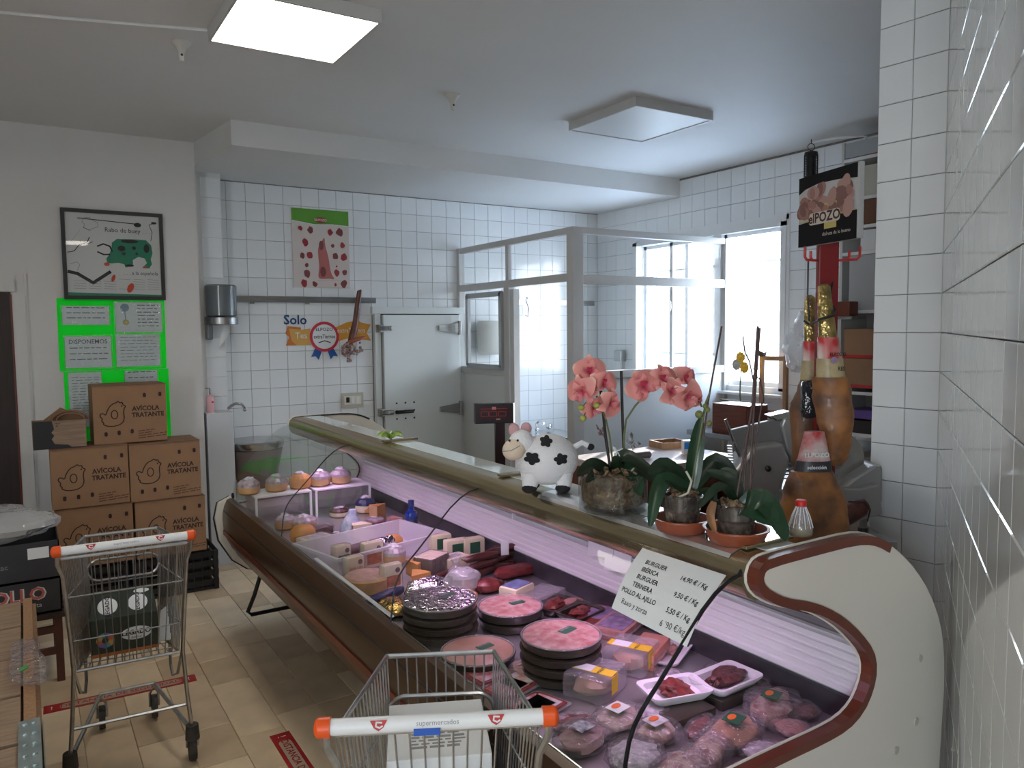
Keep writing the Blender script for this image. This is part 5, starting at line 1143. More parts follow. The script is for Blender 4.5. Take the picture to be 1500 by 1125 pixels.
e.scale = (1.1, 1.1, 1.1); patch(-.045, .105, .021); patch(.035, .103, .019); patch(-.005, .150, .017)
def foot(px, py, r):
    p = at(px, py, 2, ZT); d = Vector((p.x, p.y, 0)).normalized(); return p.x+d.x*r, p.y+d.y*r
# orchid helpers
M_petal = mk('orchid_petal', (.75, .27, .27), .5, noise=.25, scale=30, col2=(.80, .42, .38), sub=.1); M_lip = mk('orchid_lip', (.55, .05, .10), .5); M_stem = mk('orchid_stem', (.13, .15, .06), .5); M_stick = mk('black_stick', (.018, .012, .010), .5)
M_leafd = mk('dark_orchid_leaf', (.012, .030, .014), .3, noise=.4, scale=12); M_leafg = mk('green_orchid_leaf', (.014, .050, .020), .3, noise=.3, scale=12); M_bark = mk('bark_chips', (.10, .055, .028), .85, scale=70, col2=(.27, .19, .11), bump=1, bscale=120)
M_bud = mk('green_bud', (.35, .36, .07), .45); M_potc = glassmat('clear_pot', (.7, .7, .7), rough=.08, refl=.10, haze=.08, hazecol=(.3, .28, .27)); M_terra = mk('terracotta_saucer', (.27, .065, .028), .4); M_twig = mk('dry_stem', (.09, .05, .045), .6, noise=.3, scale=40)
nt = M_petal.node_tree; N_ = nt.nodes; tc_ = N_.new('ShaderNodeTexCoord'); sp_ = N_.new('ShaderNodeSeparateXYZ'); rp_ = N_.new('ShaderNodeValToRGB'); nt.links.new(tc_.outputs['Object'], sp_.inputs[0]); nt.links.new(sp_.outputs['Y'], rp_.inputs[0]); nt.links.new(rp_.outputs[0], N_['Principled BSDF'].inputs['Base Color'])
rp_.color_ramp.elements[0].position = .05; rp_.color_ramp.elements[0].color = (.42, .03, .08, 1); rp_.color_ramp.elements[1].position = 1; rp_.color_ramp.elements[1].color = (.86, .55, .44, 1)
q_ = rp_.color_ramp.elements.new(.45); q_.color = (.66, .22, .20, 1); q_ = rp_.color_ramp.elements.new(.86); q_.color = (.74, .30, .27, 1)
def petal_mesh():
    b = B(); n = 6; m = 5; vs = []
    for i in range(n+1):
        t = i/n; wdt = math.sin(PI*min(1, t*.86+.10))**.75*.62
        for j in range(m): s = (j/(m-1)-.5)*2; vs.append((s*wdt*.8, t, .30*math.sin(PI*t)-.05+.22*s*s*wdt-.34*t*t+.03*math.sin(9*t+5*s)))
    fs = [(i*m+j, i*m+j+1, (i+1)*m+j+1, (i+1)*m+j) for i in range(n) for j in range(m-1)]
    b.add(vs, fs); k = len(vs); b.add([(v[0], v[1], v[2]-.02) for v in vs], [f[::-1] for f in fs]); b.keep = True
    o = b.build('petal', M_petal, smooth=True); me = o.data; bpy.data.objects.remove(o); return me
PET = petal_mesh()
def flower(par, p, r, face, roll=0):
    """p in parent space; face = normal direction in parent space"""
    o = bpy.data.objects.new('flower', None); C.objects.link(o); o.parent = par; o.location = p; o.empty_display_size = .01
    z = Vector(face).normalized(); x = Vector((0, 0, 1)).cross(z).normalized(); y = z.cross(x); M = Matrix((x, y, z)).transposed()
    fl = B().ball((0, 0, .004), (r*.12, r*.12, .006), 10, 6); fl.T = M.to_4x4(); 
    for a, s, wd in ((0+roll, .95, .8), (2.2+roll, .9, .75), (-2.2+roll, .9, .75), (1.15+roll, 1.0, 1.25), (-1.15+roll, 1.0, 1.25)):
        q = bpy.data.objects.new('petal', PET); C.objects.link(q); q.parent = o
        q.rotation_euler = (M @ Matrix.Rotation(a+random.uniform(-.12, .12), 3, 'Z') @ Matrix.Rotation(random.uniform(-.1, .45), 3, 'X')).to_euler(); q.scale = (r*s*wd, r*s, r)
    l = B().loft([((0, 0, .003), r*.2, r*.14), ((0, -r*.05, r*.20), r*.26, r*.16), ((0, -r*.26, r*.3), r*.18, r*.12), ((0, -r*.44, r*.26), r*.04, r*.04)], 10); l.T = M.to_4x4(); l.build('lip', M_lip, o, smooth=True)
    c = B().ball((0, r*.02, r*.18), r*.06, 8, 6); c.T = M.to_4x4(); c.build('column', M_paper, o, smooth=True)
    return o
def leaf(par, pts, w_, m, nm='leaf', n=10, fold=.18):
    """pts: 3D polyline spine in parent space"""
    P = [Vector(p) for p in pts]; k = len(P)-1; vs = []; m_ = 5
    def ev(t): t = t*k; i = min(int(t), k-1); f_ = t-i; a, b_, c_, d_ = P[max(i-1, 0)], P[i], P[i+1], P[min(i+2, k)]; return .5*((2*b_)+(c_-a)*f_+(2*a-5*b_+4*c_-d_)*f_*f_+(3*b_-a-3*c_+d_)*f_**3)
    b = B(); up0 = Vector((0, -1, .6)).normalized()
    for i in range(n+1):
        t = i/n; p = ev(t); d = (ev(min(1, t+.03))-ev(max(0, t-.03))).normalized(); s_ = d.cross(up0); s_ = s_.normalized() if s_.length > .05 else Vector((1, 0, 0)); u = s_.cross(d).normalized()
        ww = w_*math.sin(PI*min(.985, .12+t*.86))**.6
        for j in range(m_): s = (j/(m_-1)-.5)*2; vs.append(p+s_*s*ww/2+u*abs(s)*ww*fold)
    fs = [(i*m_+j, i*m_+j+1, (i+1)*m_+j+1, (i+1)*m_+j) for i in range(n) for j in range(m_-1)]
    q = len(vs); th = .0018; b.add(vs+[v-Vector((0, -.3, 1))*th for v in vs], fs+[tuple(q+a for a in f)[::-1] for f in fs]); b.keep = True
    return b.build(nm, m, par, smooth=True)
def L3(e, px, py, d): return Matrix.Rotation(-e.rotation_euler.z, 3, 'Z') @ (dp(px, py, d)-e.location)
# orchid 1 in the glass bowl
fx, fy = foot(898, 757, .098); o1 = empty('pink_orchid', (fx, fy, ZT), -YAW, 'pink flowering artificial orchid in a round glass bowl of bark', 'orchid'); dB = (o1.location+Vector((0, 0, .05))-OC).dot(FW)
b = B(); r = .098; b.lathe([(r*.96, .0), (r, .006), (r, .105), (r-.003, .107), (r-.006, .105), (r-.006, .010), (.0, .009)], n=32); b.build('glass_bowl', glassmat('bowl_glass', (.88, .9, .9), refl=.10), o1, smooth=True)
b = B(); b.tube([(r*.985*math.cos(a*PI/20), r*.985*math.sin(a*PI/20), .006) for a in range(40)], .005, 6, closed=True); b.tube([((r-.002)*math.cos(a*PI/20), (r-.002)*math.sin(a*PI/20), .107) for a in range(40)], .0028, 6, closed=True); b.build('rim', M_glass, o1, smooth=True)
crumple(B(), (0, 0, .055), (.182, .182, .098), .35, 77, 32, 14, .02).build('bark', M_bark, o1, smooth=True, ang=25)
b = B()
for i in range(40): b.box((random.uniform(-.06, .06), random.uniform(-.06, .06), .105+random.uniform(0, .012)), (.02, .012, .006), R=Euler((random.random(), random.random(), random.random()*3)).to_matrix())
tag(b.build('bark_chips', M_bark, o1), kind='stuff')
P1 = lambda x, y, dd=0: L3(o1, x, y, dB+dd)
B().tube([P1(896, 700), P1(887, 640), P1(877, 543)], .0042, 7).build('support_stick', M_stick, o1); B().tube([P1(915, 690), P1(912, 620), P1(910, 543)], .0042, 7).build('support_stick', M_stick, o1)
B().tube([P1(899, 690), P1(893, 640, -.01), P1(887, 612, -.01), P1(876, 585, -.02), P1(866, 560, -.02), P1(852, 553, -.02)], .003, 6).build('flower_stem', M_stem, o1, smooth=True)
B().tube([P1(915, 690), P1(914, 640, -.01), P1(917, 615, -.01), P1(930, 595, -.015), P1(945, 578, -.02), P1(965, 562, -.02), P1(988, 552, -.02), P1(1008, 556, -.02), P1(1020, 575, -.02), P1(1028, 596, -.02)], .003, 6).build('flower_stem', M_stem, o1, smooth=True)
FR = [((864, 545), 25, (-.2, -1, .1), .1, -.03), ((853, 573), 24, (-.35, -1, -.1), .3, -.055), ((884, 562), 22, (.5, -1, .2), -.2, -.035), ((870, 597), 20, (.1, -1, -.4), .5, -.03), ((893, 590), 22, (.6, -.9, -.1), 2.0, -.04), ((943, 566), 27, (-.1, -1, .1), .6, -.04), ((970, 556), 23, (.2, -.9, .35), .2, -.03), ((983, 574), 20, (.3, -1, -.2), 1.0, -.045), ((1003, 556), 22, (.5, -.9, .3), -.4, -.03), ((1007, 580), 24, (.3, -1, -.25), .9, -.045), ((1021, 585), 14, (.8, -.6, -.2), .2, -.03)]
for (px, py), rp, fc, ro, dd in FR: flower(o1, P1(px, py, dd), rp*dB/FPX*1.0, fc, ro)
for px, py, s in ((851, 597, 5.2), (874, 594, 5.2), (854, 613, 5)): B().ball(P1(px, py, -.05), (s*dB/FPX, s*dB/FPX, s*.9*dB/FPX), 12, 8).build('bud', M_bud, o1, smooth=True)
B().tube([P1(852, 597, -.045), P1(862, 585, -.03), P1(870, 575, -.03)], .0016, 5).build('bud_stem', M_stem, o1); B().tube([P1(855, 611, -.045), P1(860, 598, -.03), P1(868, 585, -.03)], .0016, 5).build('bud_stem', M_stem, o1)
for i, (a, c_, d_, w_, mm) in enumerate([((893, 690), (868, 680), (846, 697), .035, M_leafd), ((895, 692), (878, 690), (858, 706), .03, M_leafd), ((900, 690), (915, 668), (955, 690), .04, M_leafd), ((905, 690), (935, 683), (968, 712), .045, M_leafd), ((903, 688), (925, 690), (938, 725), .05, M_leafg), ((905, 690), (915, 700), (917, 722), .05, M_leafg)]):
    leaf(o1, [P1(*a), P1(*c_, -.04), P1(*d_, -.09)], w_, mm)
def butterfly(par, p, s, m, rot):
    b = B(); b.T = Matrix.Translation(p) @ Euler(rot).to_matrix().to_4x4()
    for sx_ in (-1, 1):
        b.prism([(0, 0), (sx_*.5*s, .75*s), (sx_*.95*s, .85*s), (sx_*.8*s, .25*s), (sx_*.25*s, .0)], .0006); b.prism([(0, 0), (sx_*.3*s, 0), (sx_*.75*s, -.1*s), (sx_*.65*s, -.6*s), (sx_*.2*s, -.5*s)], .0006)
    o = b.build('butterfly', m, par); b = B(); b.T = Matrix.Translation(p) @ Euler(rot).to_matrix().to_4x4(); b.ball((0, 0, 0), (.05*s, .5*s, .05*s), 8, 6); b.build('butterfly_body', M_black, o)
butterfly(o1, P1(880, 633, -.05), .022, mk('butterfly_pink', (.55, .35, .36), .5, scale=90, col2=(.03, .02, .02)), (1.2, .3, .9)); butterfly(o1, P1(926, 648, -.05), .024, mk('butterfly_white', (.45, .45, .45), .5, scale=90, col2=(.03, .02, .02)), (1.1, .9, .1)); butterfly(o1, P1(905, 663, -.03), .018, M_paper, (1.3, .2, .4))
# orchids 2 and 3: clear pots standing in terracotta saucers
def pot_orchid(x, y, lb, rs, rp, hp):
    o = empty('leafy_orchid', (x, y, ZT+.008), -YAW, lb, 'orchid')
    B().lathe([(rp*.74, 0), (rp*.76, .003), (rp*.98, hp-.006), (rp*1.04, hp-.006), (rp*1.04, hp), (rp*.96, hp), (rp*.72, .006), (0, .005)], n=28).build('clear_pot', M_potc, o, smooth=True, ang=50)
    crumple(B(), (0, 0, hp*.48), (rp*1.72, rp*1.72, hp*.93), .4, int(x*1000), 20, 10, .03).build('bark', mk('dark_bark', (.07, .045, .03), .85, scale=60, col2=(.22, .17, .13)), o, smooth=True, ang=25)
    b = B()
    for i in range(26): b.box((random.uniform(-rp*.65, rp*.65), random.uniform(-rp*.65, rp*.65), hp*.95+random.uniform(0, .01)), (.018, .011, .008), R=Euler((random.random(), random.random(), random.random()*3)).to_matrix())
    tag(b.build('bark_chips', M_bark, o), kind='stuff')
    s = empty('terracotta_saucer', (x, y, ZT), 0, lb.split(',')[0].replace('leafy orchid', 'terracotta saucer')+', standing on the counter top', 'saucer', 'terracotta saucers')
    B().lathe([(rs*.72, 0), (rs*.82, .004), (rs*.97, .030), (rs*1.02, .031), (rs*1.02, .035), (rs*.93, .035), (rs*.72, .007), (0, .006)], n=32).build('saucer', M_terra, s, smooth=True, ang=50)
    return o, (o.location+Vector((0, 0, .05))-OC).dot(FW)
o2, d2_ = pot_orchid(*foot(998, 788, .074), 'leafy orchid with one tall stick, second plant from the pink one, left saucer', .074, .052, .088)
P = lambda x, y, dd=0: L3(o2, x, y, d2_+dd)
B().tube([P(1017, 715), P(1028, 660), P(1037, 590), P(1057, 478)], .0025, 6).build('support_stick', M_twig, o2); B().tube([P(1012, 715), P(1022, 660), P(1030, 612), P(1034, 590), P(1040, 575)], .003, 6).build('stem', M_stem, o2)
for px, py, s in ((1024, 607, 6), (1036, 600, 4.5), (1039, 620, 4), (1033, 595, 4)): B().ball(P(px, py, -.02), s*d2_/FPX, 10, 8).build('bud', mk('olive_bud', (.16, .18, .05), .5), o2, smooth=True)
for a, c_, d_, w_, mm, z1, z2 in [((1012, 718), (1018, 668), (1026, 612), .042, M_leafg, .0, .01), ((1008, 715), (975, 682), (950, 695), .040, M_leafd, -.02, -.05), ((1008, 718), (970, 705), (952, 770), .040, M_leafg, -.05, -.09), ((1015, 715), (1050, 675), (1085, 712), .040, M_leafd, .02, -.02), ((1012, 716), (1030, 695), (1062, 685), .042, M_leafd, .05, .06), ((1005, 716), (985, 690), (965, 715), .045, M_leafd, .04, .05), ((1018, 722), (1045, 725), (1035, 790), .018, M_leafd, -.05, -.08)]:
    leaf(o2, [P(*a), P(*c_, z1), P(*d_, z2)], w_, mm)
B().tube([P(972, 720, -.04), P(975, 705, -.04), P(980, 712, -.04)], .002, 5).build('root', M_cap, o2); B().tube([P(1005, 690, -.05), P(1013, 705, -.055), P(1008, 722, -.05), P(995, 728, -.04)], .003, 6).build('root', M_cap, o2, smooth=True)
o3, d3_ = pot_orchid(*foot(1078, 806, .077), 'leafy orchid with bare dry stems, plant nearest the cream end panel, right saucer', .077, .050, .084)
P = lambda x, y, dd=0: L3(o3, x, y, d3_+dd)
B().tube([P(1078, 735), P(1090, 665), P(1103, 590), P(1110, 478)], .0032, 6).build('support_stick', M_twig, o3); B().tube([P(1098, 735), P(1102, 640), P(1107, 560), P(1113, 480)], .0028, 6).build('support_stick', M_twig, o3)
B().tube([P(1090, 720), P(1093, 660), P(1101, 600), P(1104, 560), P(1098, 530), P(1091, 515), P(1088, 492)], .002, 6).build('dry_stem', M_twig, o3, smooth=True); B().tube([P(1099, 720), P(1108, 640), P(1118, 580), P(1113, 555), P(1106, 552)], .0022, 6).build('dry_stem', M_twig, o3, smooth=True)
B().ball(P(1107, 540, -.01), .006, 8, 6).build('node', M_twig, o3); B().ball(P(1106, 552, -.01), .007, 8, 6).build('node', M_twig, o3)
for a, c_, d_, w_, mm, z1, z2 in [((1085, 745), (1100, 738), (1140, 765), .075, M_leafg, -.05, -.07), ((1088, 742), (1120, 735), (1153, 790), .055, M_leafg, -.06, -.05), ((1085, 742), (1072, 705), (1035, 690), .030, M_leafd, .0, .02), ((1083, 742), (1055, 712), (1025, 742), .022, M_leafd, -.03, -.06), ((1082, 740), (1075, 700), (1055, 688), .032, M_leafg, .02, .03)]:
    leaf(o3, [P(*a), P(*c_, z1), P(*d_, z2)], w_, mm, fold=.10)
leaf(o3, [P(1046, 735, -.05), P(1040, 755, -.06), P(1048, 780, -.055)], .020, mk('withered_leaf', (.30, .14, .06), .6, noise=.4, scale=30), 'withered_leaf')
# oil bottle
e = empty('oil_bottle', (1.60, 1.20, ZT), 0, 'small ribbed clear oil bottle with red cap by the end panel', 'bottle')
b = B(); n = 24; secs = []
for r_, z in ((.026, 0), (.028, .004), (.028, .022), (.020, .048), (.011, .070), (.010, .076)): secs.append(((0, 0, z), r_, r_))
b.loft(secs, n); b.build('bottle', M_clear, e, smooth=True); B().lathe([(.025, .002), (.026, .02), (.0, .021)], n=20).build('oil', glassmat('oil', (.75, .72, .35), refl=.05, haze=.3, hazecol=(.5, .45, .1)), e, smooth=True)
for i in range(12): a = i*PI/6; B().tube([(.0285*math.cos(a), .0285*math.sin(a), .02), (.021*math.cos(a), .021*math.sin(a), .048), (.0115*math.cos(a), .0115*math.sin(a), .07)], .0011, 4).build('rib', M_white, e)
B().lathe([(.013, .072), (.0135, .084), (.011, .087)], n=16).build('cap', M_red, e, smooth=True)
p = at(575, 640, 2, ZT+.01); e = empty('plastic_leaf_sprig', (1.43, 3.32, ZT+.010), 0, 'small yellow green leaf sprig on the bracket at the far end of the counter', 'sprig')
for i in range(7): a = i*.9; leaf(e, [(0, 0, .005), (.03*math.cos(a), .03*math.sin(a), .025), (.06*math.cos(a), .06*math.sin(a), .018)], .022, mk('sprig_green', (.22, .33, .05), .5) if i == 0 else bpy.data.materials['sprig_green'], n=5)
# scale display on its post
M_maroon = mk('maroon_plastic', (.028, .008, .011), .35)
e = empty('scale_display', (1.97, 3.20, .923), -YAW+.12, 'black and red weighing scale display on a dark post behind the counter', 'scale'); q = e.location; dS = (q-OC).dot(FW); k = dS/FPX; tp = dp(722, 605, dS)
cx, cz = (Matrix.Rotation(YAW-.12, 3, 'Z') @ (tp-q)).x, tp.z-.92
B().box((cx+.03, .01, (cz-.02)/2), (.05, .035, cz-.02), ch=.004).build('post', M_maroon, e); B().box((cx, 0, cz), (57*k, .05, 29*k), ch=.005).build('housing', M_black, e); B().box((cx, -.0255, cz), (53*k, .002, 24*k)).build('panel', M_maroon, e)
b = B()
for x in (-.045, -.005, .04): 
    for g in stroke([(cx+x-.018, cz-.012), (cx+x-.018, cz+.01), (cx+x+.018, cz+.01), (cx+x+.018, cz-.012)], .0022, True): b.flat(g, WALLF(0, -.0272, 0))
for g in stroke([(cx-.065, cz+.024), (cx+.065, cz+.024)], .002): b.flat(g, WALLF(0, -.0272, 0))
b.keep = True; b.build('print', M_redink, e); b = B(); b.flat([(cx-.01, cz+.02), (cx+.01, cz+.02), (cx+.01, cz+.034), (cx-.01, cz+.034)], WALLF(0, -.0275, 0)); b.flat([(cx+.01, cz-.03), (cx+.03, cz-.03), (cx+.03, cz-.024), (cx+.01, cz-.024)], WALLF(0, -.0275, 0)); b.keep = True; b.build('badge', mk('pale_red', (.55, .2, .2), .5), e)
B().box((0, .0, .012), (.16, .16, .022), ch=.006).build('base', M_steel, e)
# ================================================================== BEHIND THE COUNTER
from mathutils import noise
# cutting table
e = empty('butcher_table', (3.38, 3.66, 0), 0, 'red brown butcher table with pale cutting slab behind the orchids', 'table')
M_redw = mk('red_wood', (.17, .045, .025), .45, noise=.3, scale=5, stretch=(1, 1, 6)); M_slab = mk('pale_slab', (.66, .58, .57), .22, noise=.08, scale=6)
for s in (-1, 1): B().box((s*.43, 0, .45), (.03, .56, .88)).build('side_panel', M_redw, e)
B().box((0, .27, .45), (.83, .02, .88)).build('back_panel', M_redw, e); B().box((0, -.27, .80), (.83, .02, .18)).build('apron', M_redw, e)
for x in (-.40, .40): B().box((x, -.26, .35), (.05, .05, .70)).build('leg', M_redw, e)
B().box((0, 0, .905), (.92, .60, .045), ch=.006).build('slab', M_slab, e)
R_ = Matrix.Rotation(PI/2, 3, 'Y')
b = B().loft([((-.10, 0, 0), .008, .008, R_), ((-.09, 0, 0), .014, .014, R_), ((-.06, 0, 0), .018, .018, R_), ((.10, 0, 0), .022, .022, R_), ((.11, 0, 0), .012, .012, R_)], 14)
T(b.build('sharpening_steel', mk('grey_handle', (.16, .14, .13), .4), loc=(3.20, 3.62, .951), rot=(0, 0, -.3), smooth=True), 'thick grey handled tool lying on the pale cutting slab', 'tool')
e = empty('wooden_tray', (3.72, 3.86, .928), -.2, 'shallow tan wooden tray at the back of the cutting slab', 'tray'); B().box((0, 0, .006), (.20, .16, .012)).build('base', M_wood2, e)
for s in (-1, 1): B().box((s*.10, 0, .022), (.012, .17, .044)).build('side', M_wood2, e); B().box((0, s*.08, .022), (.19, .012, .044)).build('side', M_wood2, e)
# back bench with the things standing on it
e = empty('steel_bench', (4.82, 3.75, 0), 0, 'steel work bench running below the window', 'bench'); B().box((0, 0, .90), (.58, 1.5, .04), ch=.004).build('top', M_steel, e)
for x in (-.25, .25):
    for y in (-.70, .70): B().box((x, y, .44), (.04, .04, .88)).build('leg', M_steeld, e)
B().box((0, 0, .25), (.54, 1.44, .03)).build('shelf', M_steeld, e)
e = empty('drawer_box', (4.70, 4.10, .92), 0, 'red brown wooden drawer box on the bench left of the slicer', 'box'); B().box((0, 0, .115), (.22, .36, .23), ch=.004).build('body', M_redw, e)
B().box((-.112, 0, .115), (.006, .33, .20), ch=.002).build('drawer_front', mk('grained_red_wood', (.20, .055, .03), .45, noise=.4, scale=6, stretch=(1, 1, 8)), e)
e = empty('wooden_surround', (5.02, 4.04, .92), 0, 'empty tan wooden frame standing against the window', 'frame')
for y in (-.115, .115): B().box((0, y, .30), (.03, .03, .59)).build('stile', M_wood2, e)
B().box((0, 0, .575), (.03, .20, .035)).build('rail', M_wood2, e); B().box((0, 0, .15), (.025, .20, .02)).build('rail', M_wood2, e)
B().box((-.01, .11, .615), (.05, .05, .04), R=Matrix.Rotation(.4, 3, 'X')).build('clamp', M_black, e)
e = empty('yellow_flowers', (4.92, 4.28, .92), 0, 'yellow artificial flowers beside the wooden frame', 'flowers'); B().tube([(0, 0, 0), (0, .01, .3), (0, 0, .56)], .006, 6).build('stem', M_stem, e)
M_yel = mk('yellow_petal', (.85, .50, .02), .5)
for k, (y, z) in enumerate(((0, .58), (.04, .52), (-.04, .50))):
    b = B()
    for i in range(9): a = i*2*PI/9; b.ball((-.01, y+.03*math.cos(a), z+.03*math.sin(a)), (.008, .018, .018), 8, 6)
    b.ball((-.014, y, z), (.008, .024, .024), 10, 6); f_ = b.build('flower', M_yel if k == 0 else (M_yel, M_cap)[k % 2], e, smooth=True)
e = empty('white_carrier_bags', (4.98, 3.72, 1.42), 0, 'bunch of white carrier bags hanging beside the window', 'bags'); crumple(B(), (0, 0, .16), (.20, .28, .38), 1, 88, 40, 24, .34).build('bags', glassmat('white_bag', (.9, .9, .9), rough=.3, refl=.04, haze=.75, hazecol=(.85, .85, .86)), e, smooth=True, ang=25); B().tube([(.02, 0, .32), (.14, 0, .36)], .006, 6).build('peg', M_steel, e)
e = empty('towel_bar', (5.06, 4.42, 1.13), 0, 'thin white wire bar under the window sill', 'rail'); B().tube([(0, -.28, 0), (0, .22, 0)], .006, 6).build('bar', M_white, e); B().tube([(0, -.28, -.05), (0, .22, -.05)], .005, 6).build('bar', M_grey, e)
for y in (-.26, .2): B().tube([(0, y, 0), (.07, y, 0)], .006, 6).build('bracket', M_white, e)
e = empty('blue_pack', (3.62, 3.55, .930), -.5, 'blue and white packet on the right of the cutting slab', 'packet'); B().box((0, 0, .045), (.12, .06, .09), ch=.006).build('pack', M_white, e); B().box((0, -.0308, .058), (.112, .002, .045)).build('band', mk('bright_blue', (.02, .22, .65), .4), e); b = B(); b.text('UTAN', .03, WALLF(.02, -.032, .03), bold=.02); b.keep = True; b.build('lettering', M_inkb, e)
# slicer
sl = empty('meat_slicer', dp(1160, 775, 3.1), -YAW, 'large grey meat slicer behind the leafy orchids and hams', 'slicer'); K = 3.1/FPX
sl.location.z = .93
zs = (dp(1160, 775, 3.1).z)
def S(px, py): return ((px-1160)*K, (775-py)*K+zs-.93)
def SP(nm, pts, y0, y1, m, ch=.006):
    b = B().prism([S(*p) for p in pts], y1-y0, Matrix(((1, 0, 0, 0), (0, 0, 1, y0), (0, 1, 0, 0), (0, 0, 0, 1)))); o = b.build(nm, m, sl)
    if ch: mo = o.modifiers.new('b', 'BEVEL'); mo.width = ch; mo.segments = 2; mo.limit_method = 'ANGLE'
    return o
M_sl = mk('slicer_aluminium', (.40, .40, .40), .38, metal=.55, noise=.1, scale=5); M_sl2 = mk('slicer_dark', (.27, .27, .27), .4, metal=.4)
SP('base', [(1122, 706), (1160, 704), (1236, 706), (1262, 700), (1268, 742), (1240, 750), (1122, 732)], -.14, .20, M_sl); SP('motor_housing', [(1216, 708), (1232, 694), (1262, 675), (1274, 676), (1275, 730), (1242, 748), (1222, 738)], -.10, .14, M_sl, .012)
SP('body', [(1090, 648), (1130, 642), (1140, 665), (1124, 728), (1066, 714), (1063, 680)], -.12, .05, M_sl, .01)
SP('carriage_table', [(1065, 627), (1133, 611), (1145, 616), (1150, 640), (1120, 655), (1085, 670), (1076, 660)], -.03, .0, M_sl2, .004); SP('arm', [(1140, 609), (1158, 610), (1163, 640), (1168, 690), (1160, 692), (1144, 655), (1136, 620)], -.05, .03, M_sl, .008)
SP('top_handle', [(1120, 607), (1150, 600), (1162, 605), (1160, 612), (1130, 614)], -.04, .04, M_steel, .006)
b = B(); a_, c_ = Vector((S(1056, 610)[0], -.05, S(1056, 610)[1])), Vector((S(1080, 672)[0], -.05, S(1080, 672)[1])); b.tube([a_, c_], .006, 6); b.build('guide_edge', M_steel, sl)
def SF(px, py, y): s_ = S(px, py); return frame3((s_[0], y, s_[1]), (1, 0, 0), (0, 0, 1))
B().prism(disc(.118, 36), .03, SF(1216, 672, .0)).build('blade_guard', M_steel, sl); B().prism(disc(.100, 36), .010, SF(1216, 672, -.012)).build('blade', M_chrome, sl); B().prism(disc(.03, 20), .02, SF(1216, 672, -.03)).build('hub', M_sl2, sl)
b = B()
for i in range(9): z_ = S(0, 648+i*4)[1]; x_ = S(1061+i*.5, 0)[0]; b.box((x_, -.06, z_), (.016, .02, .005))
tag(b.build('teeth', M_white, sl), kind='stuff')
b = B(); 
for i in range(6): z_ = S(0, 668+i*6)[1]; b.box((S(1150, 0)[0], -.02, z_), (.05, .02, .005))
b.build('vent_fins', M_sl2, sl)
B().ball((S(1107, 676)[0], -.14, S(1107, 676)[1]), .012, 10, 8).build('knob', M_black, sl, smooth=True)
for x in (-.08, .24):
    for y in (-.1, .14): B().lathe([(.02, -.0), (.018, .03)], (x, y, 0), 12).build('foot', M_rubber, sl)
zb = S(0, 748)[1]
e2 = empty('slicer_stand', (sl.location.x+.06, sl.location.y, 0), -YAW, 'steel stand table carrying the meat slicer', 'table'); B().box((0, .02, .91), (.55, .50, .04), ch=.004).build('top', M_steel, e2)
for x in (-.24, .24):
    for y in (-.2, .22): B().box((x, y, .45), (.035, .035, .89)).build('leg', M_steeld, e2)
for x, y in ((-.08, -.1), (.24, -.1), (-.08, .14), (.24, .14)): B().tube([(x, y, .02), (x, y, max(.03, zb))], .016, 8).build('leg_block', M_sl2, sl)
# ham stand: post, hooks, sign
pp = dp(1208, 600, 2.66); st_ = empty('ham_stand', (pp.x, pp.y, 0), -YAW, 'tall red ham stand with hooks and a sign on top', 'stand'); kk = 2.66/FPX
B().box((0, 0, .015), (.36, .26, .03), ch=.01).build('base', M_red, st_); B().box((0, 0, 1.05), (.068, .03, 2.06), ch=.004).build('post', mk('red_post', (.19, .008, .01), .4), st_)
zt = lambda y: dp(1208, y, 2.66).z
for s in (-1, 1):
    for k2, dx in enumerate((.045, .072)):
        B().tube([(s*.03, -.0, zt(383)), (s*(dx-.008)+s*.02, -.015-.02*k2, zt(383)), (s*dx+s*.02, -.02-.02*k2, zt(379)), (s*dx+s*.02, -.02-.02*k2, zt(365 if k2 else 370))], .0045, 7).build('hook', M_redink, st_, smooth=True)
a, c, d = dp(1169.6, 363, 2.66), dp(1258, 347, 2.38), dp(1167.5, 264, 2.66); SW = (c-a).length; SH_ = (d-a).length
sg = empty('ham_sign', a, 0, 'black sign with sliced ham picture on top of the red stand', 'sign'); FMs = frame3((0, 0, 0), c-a, (0, 0, 1)); yv = Vector((0, 0, 1))
FMs = frame3((0, 0, 0), Vector((c.x-a.x, c.y-a.y, (c.z-a.z)*0+.0)), (0, 0, 1))
b = B(); b.prism([(0, 0), (SW, 0), (SW, SH_), (0, SH_)], -.016, FMs); b.build('board', mk('sign_board', (.40, .40, .40), .7), sg)
def FO(z): return FMs @ Matrix.Translation((0, 0, z))
U_ = lambda u, v: (u*SW, v*SH_)
b = B(); b.flat([U_(0, 0), U_(.97, 0), U_(.97, .38), U_(.6, .38), U_(.0, .33)], FO(.001)); b.flat([U_(0, 1), U_(.97, 1), U_(.97, .80), U_(.7, .84), U_(.35, .86), U_(.12, .82), U_(0, .76)], FO(.001)); b.keep = True; b.build('black_field', mk('sign_black', (.010, .010, .012), .85, spec=.15), sg)
b = B(); random.seed(4)
for i in range(44):
    u_, v_ = random.uniform(.06, .88), random.uniform(.42, .78); s_ = random.uniform(.035, .07); b.m = i % 3; al = random.uniform(0, 3)
    b.flat([(u_*SW+s_*.35*math.cos(t*PI/6)*math.cos(al)-s_*.5*math.sin(t*PI/6)*math.sin(al), v_*SH_+s_*.35*math.cos(t*PI/6)*math.sin(al)+s_*.5*math.sin(t*PI/6)*math.cos(al)) for t in range(12)], FO(.0012+i*.00006))
    b.m = 3; 
